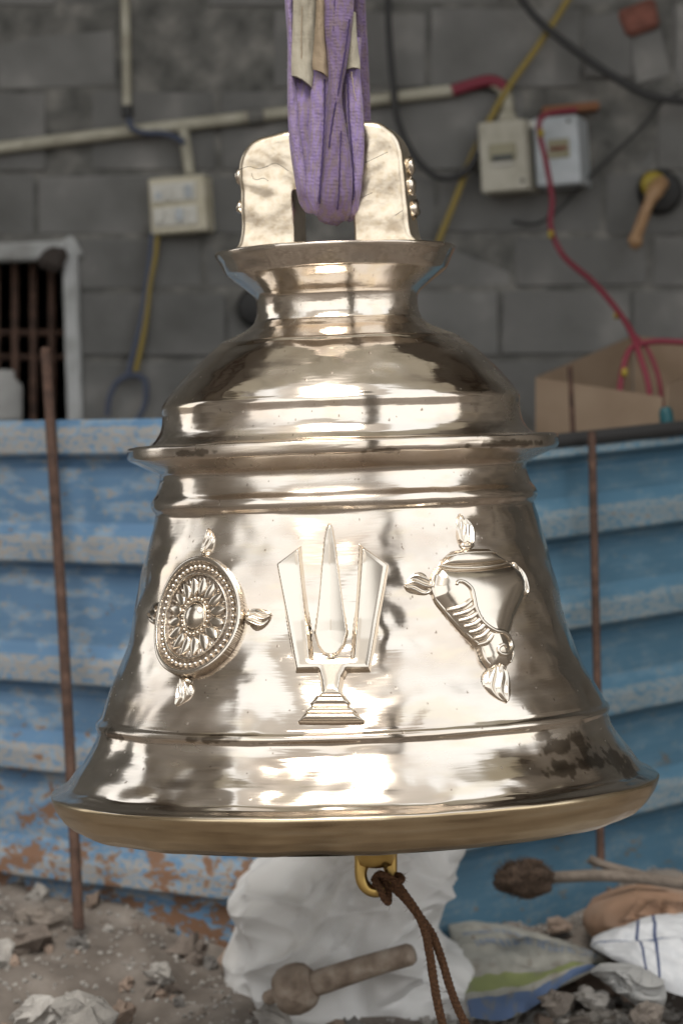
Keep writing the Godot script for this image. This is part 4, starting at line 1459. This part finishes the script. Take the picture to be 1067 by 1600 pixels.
		var o := thing(q[0], q[4], "wire", at(q[1][3][0], q[1][3][1], W - 0.05), "loose wires on the wall")
		wpart("cable", cable(q[1], W - q[5], q[2]), q[3], o)
	var tapes := [[860, 366, 5.42], [963, 492, 5.185], [975, 582, 5.04], [845, 208, 5.43]]
	for q in tapes:
		var o := part("yellow_tape", blob(Vector3(0.006, 0.008, 0.006), 500 + int(q[0]), 0.1, 10, 8, false), M.yellow, self, Transform3D(Basis(), at(q[0], q[1], q[2])))
		var where: String = {860: "below the breaker boxes", 963: "above the cardboard box", 975: "inside the cardboard box", 845: "beside the pale grey breaker box"}[q[0]]
		tag(o, "knot of yellow tape on the red wire " + where, "tape", "yellow tape knots")

	# black disc with a brass handle
	var h := thing("brass_handle", "brass lever handle mounted on a black round plate at the right", "handle", at(1030, 330, W))
	var disc := lathe([Vector2(0, 0.025), Vector2(0.034, 0.025), Vector2(0.042, 0.018), Vector2(0.044, 0.0), Vector2(0.0, 0.0)], 32)
	wpart2("back_plate", disc, M.black, h, Transform3D(Basis.from_euler(Vector3(PI / 2, 0, 0)), at(1030, 300, W - 0.012)))
	wpart2("yellow_cap", lathe([Vector2(0, 0.012), Vector2(0.022, 0.010), Vector2(0.027, 0.0), Vector2(0, 0)], 24), M.yellow, h, Transform3D(Basis.from_euler(Vector3(PI / 2, 0, 0)), at(1020, 288, W - 0.036)))
	var lever := PackedVector3Array([at(1034, 284, W - 0.05), at(1022, 300, W - 0.075), at(1010, 325, W - 0.08), at(1000, 352, W - 0.075), at(993, 372, W - 0.07)])
	wpart("lever", tube(smooth_path(lever, 0.006), [0.013, 0.015, 0.016, 0.0155, 0.0145, 0.0165, 0.017, 0.0165, 0.015, 0.0135, 0.012, 0.011, 0.0105, 0.0105, 0.011, 0.0115], 14), M.copper, h)
	wpart2("knob", blob(Vector3(0.0145, 0.016, 0.0145), 520, 0.05, 16, 12, false), M.copper, h, Transform3D(Basis(), at(992, 376, W - 0.07)))
	var tyre := part("black_disc", lathe([Vector2(0, 0.02), Vector2(0.03, 0.02), Vector2(0.038, 0.012), Vector2(0.04, 0), Vector2(0, 0)], 28), M.black, self, Transform3D(Basis.from_euler(Vector3(PI / 2, 0, 0)), at(402, 480, W - 0.02)))
	tag(tyre, "black round disc on the wall peeping out left of the bell neck", "disc")

# ------------------------------------------------------------------ cardboard box behind the right sheet
func make_box() -> void:
	var stand := thing("block_stack", "stack of concrete blocks hidden behind the blue sheet under the cardboard box", "blocks", Vector3(0.58, 0, -5.2))
	for r in 4:
		wpart2("concrete_block", chamfer_box(Vector3(0.42, 0.2, 0.24), 0.006, 0.004), M.block[r], stand, Transform3D(Basis(Vector3.UP, 0.03 * r), Vector3(0.6, 0.1 + 0.201 * r, -5.22)))
	var b := thing("cardboard_box", "open brown cardboard box holding red wires behind the blue sheet", "box", at(960, 690, 5.1))
	var t := 0.004
	# corners in plan: left front, right front, back corner, right back
	var A := at(838, 590, 5.12)
	var Bq := at(1035, 620, 4.98)
	var Cq := at(985, 525, 5.34)
	var Dq := at(1190, 545, 5.28)
	var base := 0.80
	var wall := func(called: String, p: Vector3, q: Vector3, lo: float):
		var n := (q - p).cross(Vector3.UP).normalized() * t
		var rows := []
		for k in 9:
			var e := p.lerp(q, k / 8.0)
			var bow := n * 0.6 * sin(PI * k / 8.0)
			rows.append(PackedVector3Array([e + bow, e + n + bow, Vector3(e.x, lo, e.z) + n, Vector3(e.x, lo, e.z)]))
		return wpart(called, loft(rows, true, true), M.card, b)
	wall.call("front_panel", A, Bq, base)
	wall.call("left_panel", A + Vector3(0, 0.002, -0.006), Cq, base)
	wall.call("back_panel", Cq + Vector3(0.006, 0, 0), Dq, base)
	wall.call("right_panel", Bq + Vector3(0.006, 0.02, -0.006), Dq + Vector3(0, 0, 0.006), base)
	var bm := PackedVector3Array()
	var teal := part("teal_tube", lathe([Vector2(0, 0), Vector2(0.011, 0), Vector2(0.012, 0.004), Vector2(0.012, 0.06), Vector2(0.008, 0.07), Vector2(0.0, 0.07)]), M.teal, self, Transform3D(Basis(Vector3.BACK, 0.12), at(1046, 700, 4.9)))
	tag(teal, "dark teal tube standing at the right corner of the cardboard box", "tube")

# ------------------------------------------------------------------ things on the rubble
func cloth_heap(outline: Array, depth: float, thick: float, seed: int, fold: float, folds := 3.0, lower := 0.0) -> ArrayMesh:
	# outline rows from top to bottom: y, x left, x right (photograph pixels); a round, creased sack body
	var n := noise(seed, 5.5, 2)
	var n2 := noise(seed + 1, 12.0)
	var n3 := noise(seed + 2, 11.0)
	n3.noise_type = FastNoiseLite.TYPE_CELLULAR
	n3.cellular_return_type = FastNoiseLite.RETURN_DISTANCE
	var rows := []
	var segs := 190
	var dense := []
	for k in outline.size() - 1:
		for s in 14:
			var q := []
			for e in 3:
				q.append(cubic_interpolate(outline[k][e], outline[k + 1][e], outline[maxi(k - 1, 0)][e], outline[mini(k + 2, outline.size() - 1)][e], s / 14.0))
			dense.append(q)
	dense.append(outline[outline.size() - 1])
	# creases: sharp ridges and valleys that fan out from where the cloth is gathered
	var cg := RandomNumberGenerator.new()
	cg.seed = seed
	var lo := at(outline[0][1], outline[outline.size() - 1][0], depth)
	var hi := at(outline[0][2], outline[0][0], depth)
	var span := maxf(hi.y - lo.y, 0.05)
	var creases := []
	for k in 46:
		var a := Vector2(cg.randf_range(lo.x - span * 0.35, hi.x + span * 0.35), cg.randf_range(lo.y, hi.y))
		if k < 16:
			a = Vector2((lo.x + hi.x) * 0.5 + cg.randf_range(-0.25, 0.25) * span, hi.y - 0.05 * span)
		var ang := cg.randf_range(-PI, 0.0) if k < 16 else cg.randfn(0.5, 0.7)
		var b := a + Vector2(cos(ang), sin(ang)) * span * cg.randf_range(0.25, 0.7)
		creases.append([a, b, cg.randf_range(0.5, 1.2) * (1.0 if k % 3 else -0.8), span * cg.randf_range(0.018, 0.055), cg.randf_range(-0.2, 0.2)])
	for k in dense.size():
		var q: Array = dense[k]
		var l := at(q[1], q[0], depth)
		var r := at(q[2], q[0], depth)
		var c := (l + r) * 0.5
		var hw := (r.x - l.x) * 0.5
		var t := float(k) / (dense.size() - 1)
		var dz := thick * (0.62 + 0.38 * sin(PI * clampf(t * 0.8 + 0.1, 0, 1))) + lower * t
		var row := PackedVector3Array()
		for i in segs:
			var a := TAU * i / segs
			var ex := signf(cos(a)) * pow(absf(cos(a)), 0.8)
			var ez := signf(sin(a)) * pow(absf(sin(a)), 0.8)
			var p := c + Vector3(ex * hw, 0, ez * minf(dz, hw * 1.3))
			var w := (p + Vector3(n.get_noise_3dv(p), n.get_noise_3dv(p + Vector3(9, 1, 3)), 0) * 0.07).rotated(Vector3.BACK, 0.55) * Vector3(0.42, 1.15, 0.6)
			# sharp creases: ridged noise
			var cr := 1.0 - absf(n2.get_noise_3dv(w * Vector3(1, folds / 3.0, 1))) * 2.6
			var cr2 := n3.get_noise_3dv(p + (w - p) * 0.15) * 2.0 + 1.0
			var sum := 0.0
			if ez > -0.2:
				var f2 := Vector2(p.x, p.y)
				for c2 in creases:
					var ab: Vector2 = c2[1] - c2[0]
					var tt: float = clampf((f2 - c2[0]).dot(ab) / ab.length_squared(), 0, 1)
					var foot: Vector2 = c2[0] + ab * tt + ab.orthogonal() * c2[4] * sin(PI * tt)
					var dd: float = f2.distance_to(foot) / c2[3]
					if dd < 4.0:
						sum += c2[2] * exp(-dd) * (0.35 + 0.65 * sin(PI * tt))
			var d := fold * (0.35 * cr + 0.25 * cr2 - 0.3 + 1.05 * sum) + n.get_noise_3dv(p) * fold * 1.4
			row.append(p + Vector3(ex, 0.15, ez).normalized() * d * (0.35 + 0.65 * clampf(hw / 0.04, 0, 1)) * (0.45 + 0.55 * smoothstep(0.99, 0.8, absf(ex))))
		rows.append(row)
	return loft(rows, true, true)

func patch_bag(pix: Array, nu: int, nv: int, thick: float, seed: int, m: Material, called: String) -> MeshInstance3D:
	# pix: grid of control rows (px, py, depth); a filled flat bag
	var n := noise(seed, 14.0, 3)
	var top := []
	var nr := pix.size()
	for j in nv + 1:
		var row := []
		var fj := float(j) / nv * (nr - 1)
		var r0 := mini(int(fj), nr - 2)
		for i in nu + 1:
			var P := []
			for r in [r0, r0 + 1]:
				var line: Array = pix[r]
				var fi := float(i) / nu * (line.size() - 1)
				var k := mini(int(fi), line.size() - 2)
				var a: Array = line[maxi(k - 1, 0)]
				var b: Array = line[k]
				var c: Array = line[k + 1]
				var d: Array = line[mini(k + 2, line.size() - 1)]
				var v := []
				for e in 3:
					v.append(cubic_interpolate(b[e], c[e], a[e], d[e], fi - k))
				P.append(at(v[0], v[1], v[2]))
			row.append(P[0].lerp(P[1], fj - r0))
		top.append(row)
	var rows := []
	var UV := PackedVector2Array()
	for j in nv + 1:
		var row := PackedVector3Array()
		for i in (nu + 1) * 2:
			var ii := i if i <= nu else (nu + 1) * 2 - 1 - i
			var p: Vector3 = top[j][ii]
			var e := sqrt(clampf(sin(PI * ii / nu), 0, 1)) * sqrt(clampf(sin(PI * j / nv), 0, 1))
			var up := Vector3(0, 0.75, 0.65)
			var w := (n.get_noise_3dv(p) * 0.016 + absf(n.get_noise_3dv(p * Vector3(0.6, 1.4, 1.4) + Vector3(5, 5, 5))) * 0.02) * e
			row.append(p + up * ((thick * e + w) if i <= nu else (-thick * 0.5 * e)))
			UV.append(Vector2(float(ii) / nu, float(j) / nv))
		rows.append(row)
	return part(called, loft(rows, true, true, UV), m, self)

func make_floor_things() -> void:
	# white woven sack
	var sack := part("white_sack", cloth_heap([[1300, 452, 690], [1312, 440, 712], [1330, 426, 716], [1355, 400, 708], [1385, 366, 698], [1410, 362, 690], [1440, 372, 690], [1470, 366, 704], [1500, 360, 742], [1540, 355, 760], [1575, 366, 758], [1600, 390, 748], [1640, 410, 740], [1680, 430, 720]], 4.36, 0.17, 610, 0.024, 3.0, 0.05), M.sack, self)
	tag(sack, "crumpled white woven sack slumped below the bell", "sack")
	# turned wooden mallet lying on the sack
	var mal := thing("wooden_mallet", "turned wooden mallet with round head lying on the white sack", "mallet", at(470, 1590, 4.1))
	var k := 4.1 / F
	var axis_a := at(415, 1560, 4.12)
	var axis_b := at(656, 1486, 4.06)
	var dir := (axis_b - axis_a).normalized()
	var sx := dir.cross(Vector3.BACK).normalized()
	var ba := Basis(sx, dir, sx.cross(dir))
	wpart2("head", lathe([Vector2(0, -4), Vector2(7, -3), Vector2(11, 2), Vector2(12, 16), Vector2(16, 20), Vector2(30, 24), Vector2(38, 34), Vector2(41, 48), Vector2(39, 64), Vector2(34, 76), Vector2(24, 84), Vector2(0, 86)].map(func(p): return p * k), 30, 0.002, 5), M.wood, mal, Transform3D(ba, axis_a))
	wpart2("handle", lathe([Vector2(0, 80), Vector2(20, 82), Vector2(21, 100), Vector2(19, 150), Vector2(18, 200), Vector2(17, 246), Vector2(13, 253), Vector2(0, 254)].map(func(p): return p * k), 24, 0.0015, 6), M.wood, mal, Transform3D(ba, axis_a))

	# printed plastic bag
	var bn := noise(630, 1.0, 4)
	var bag_tex := picture(512, 256, func(u: float, v: float) -> Color:
		var c: Color = lin(0.30, 0.295, 0.26).lerp(lin(0.42, 0.41, 0.37), bn.get_noise_2d(u * 12, v * 9) * 0.5 + 0.5)
		var blue := lin(0.10, 0.17, 0.36)
		# faded print: two lines of blocky lettering, then a green and a blue stripe near the hem
		var wave := v + 0.02 * sin(u * 7.0)
		if wave > 0.22 and wave < 0.30 and u > 0.1 and u < 0.85:
			c = c.lerp(blue, 0.4 * smoothstep(0.38, 0.5, bn.get_noise_2d(u * 70.0, 3.0) * 0.5 + 0.5))
		if wave > 0.38 and wave < 0.50 and u > 0.15 and u < 0.9:
			c = c.lerp(blue, 0.4 * smoothstep(0.4, 0.5, bn.get_noise_2d(u * 45.0 + 20.0, 8.0) * 0.5 + 0.5))
		if wave > 0.74 and wave < 0.83:
			c = lin(0.235, 0.27, 0.11)
		if wave > 0.88:
			c = lin(0.10, 0.155, 0.28)
		return c.lerp(lin(0.22, 0.19, 0.16), smoothstep(0.55, 0.85, bn.get_noise_2d(u * 6 + 40, v * 5) * 0.5 + 0.5) * 0.6))
	var bm := mat(Color.WHITE, 0.55)
	bm.albedo_texture = bag_tex
	var bag := patch_bag([[[700, 1445, 4.5], [745, 1440, 4.55], [830, 1458, 4.55], [905, 1482, 4.5], [950, 1500, 4.42]], [[708, 1490, 4.4], [775, 1490, 4.42], [835, 1495, 4.42], [900, 1505, 4.4], [948, 1504, 4.38]], [[735, 1590, 4.14], [785, 1594, 4.14], [835, 1572, 4.2], [890, 1530, 4.28], [945, 1508, 4.34]]], 40, 26, 0.02, 640, bm, "printed_bag")
	tag(bag, "flattened grey plastic bag with green and blue stripes beside the sack", "bag")
	# dusty orange sack
	var ds := part("dusty_sack", cloth_heap([[1388, 990, 1040], [1396, 960, 1110], [1410, 925, 1160], [1430, 910, 1180], [1450, 912, 1180], [1470, 930, 1170], [1490, 960, 1150]], 4.5, 0.10, 650, 0.011), M.dusty_sack, self)
	tag(ds, "dusty orange brown sack lying right of the printed bag", "sack")
	# striped white cloth
	var cn := noise(660, 1.0, 3)
	var stripe := picture(256, 256, func(u: float, v: float) -> Color:
		var c: Color = lin(0.50, 0.52, 0.55).lerp(lin(0.68, 0.69, 0.71), cn.get_noise_2d(u * 8, v * 8) * 0.5 + 0.5)
		for q in [0.40, 0.55, 0.78]:
			if absf(u - q) < 0.014:
				c = lin(0.05, 0.07, 0.15)
		if absf(v - 0.55) < 0.014:
			c = c.lerp(lin(0.05, 0.07, 0.15), 0.6)
		return c)
	var cm := mat(Color.WHITE, 0.85)
	cm.albedo_texture = stripe
	var cl := patch_bag([[[925, 1466, 4.4], [985, 1446, 4.42], [1040, 1432, 4.42], [1150, 1415, 4.42]], [[922, 1478, 4.32], [980, 1484, 4.3], [1045, 1482, 4.3], [1150, 1470, 4.3]], [[950, 1494, 4.26], [1000, 1522, 4.22], [1050, 1552, 4.2], [1150, 1575, 4.2]]], 40, 30, 0.03, 665, cm, "striped_cloth")
	tag(cl, "white cloth with dark blue stripes at the right edge on the rubble", "cloth")
	var wad := part("grey_wad", cloth_heap([[1508, 935, 990], [1518, 925, 1015], [1532, 940, 1035], [1550, 965, 1042], [1566, 985, 1040], [1576, 1000, 1030]], 4.2, 0.045, 670, 0.009), M.grey_wad, self)
	tag(wad, "crumpled pale grey plastic wad below the striped cloth", "wad")
	# mop with fibre head
	var mop := thing("fibre_mop", "dark fibre mop with a pale wooden stick lying by the blue sheet", "mop", at(820, 1400, 4.36))
	var hc := at(818, 1372, 4.36)
	wpart2("mop_head", blob(Vector3(0.042, 0.027, 0.03), 680, 0.25, 26, 18, false), M.mop, mop, Transform3D(Basis(), hc))
	var V := PackedVector3Array()
	var I := PackedInt32Array()
	for n in 1500:
		var d := Vector3(rng.randfn(), rng.randfn(), rng.randfn()).normalized()
		var p := hc + d * Vector3(0.040, 0.025, 0.028)
		var e := p + d * rng.randf_range(0.004, 0.011) + Vector3(rng.randfn(), rng.randfn(), rng.randfn()) * 0.003
		var sd := (e - p).cross(Vector3.BACK).normalized() * 0.0005
		var b := V.size()
		V.append_array([p - sd, p + sd, e])
		I.append_array([b, b + 1, b + 2])
	var mf := wpart("mop_fibres", commit(V, I), M.mop, mop)
	mf.set_meta("kind", "stuff")
	wpart("mop_stick", cable([[852, 1372], [930, 1368], [1000, 1372], [1060, 1380], [1150, 1392]], 4.38, 19.0), M.stick, mop)
	var stick := part("loose_stick", cable([[920, 1342], [945, 1352], [990, 1364], [1040, 1378]], 4.47, 14.0), M.stick, self)
	tag(stick, "short dark stick lying behind the mop stick", "stick")
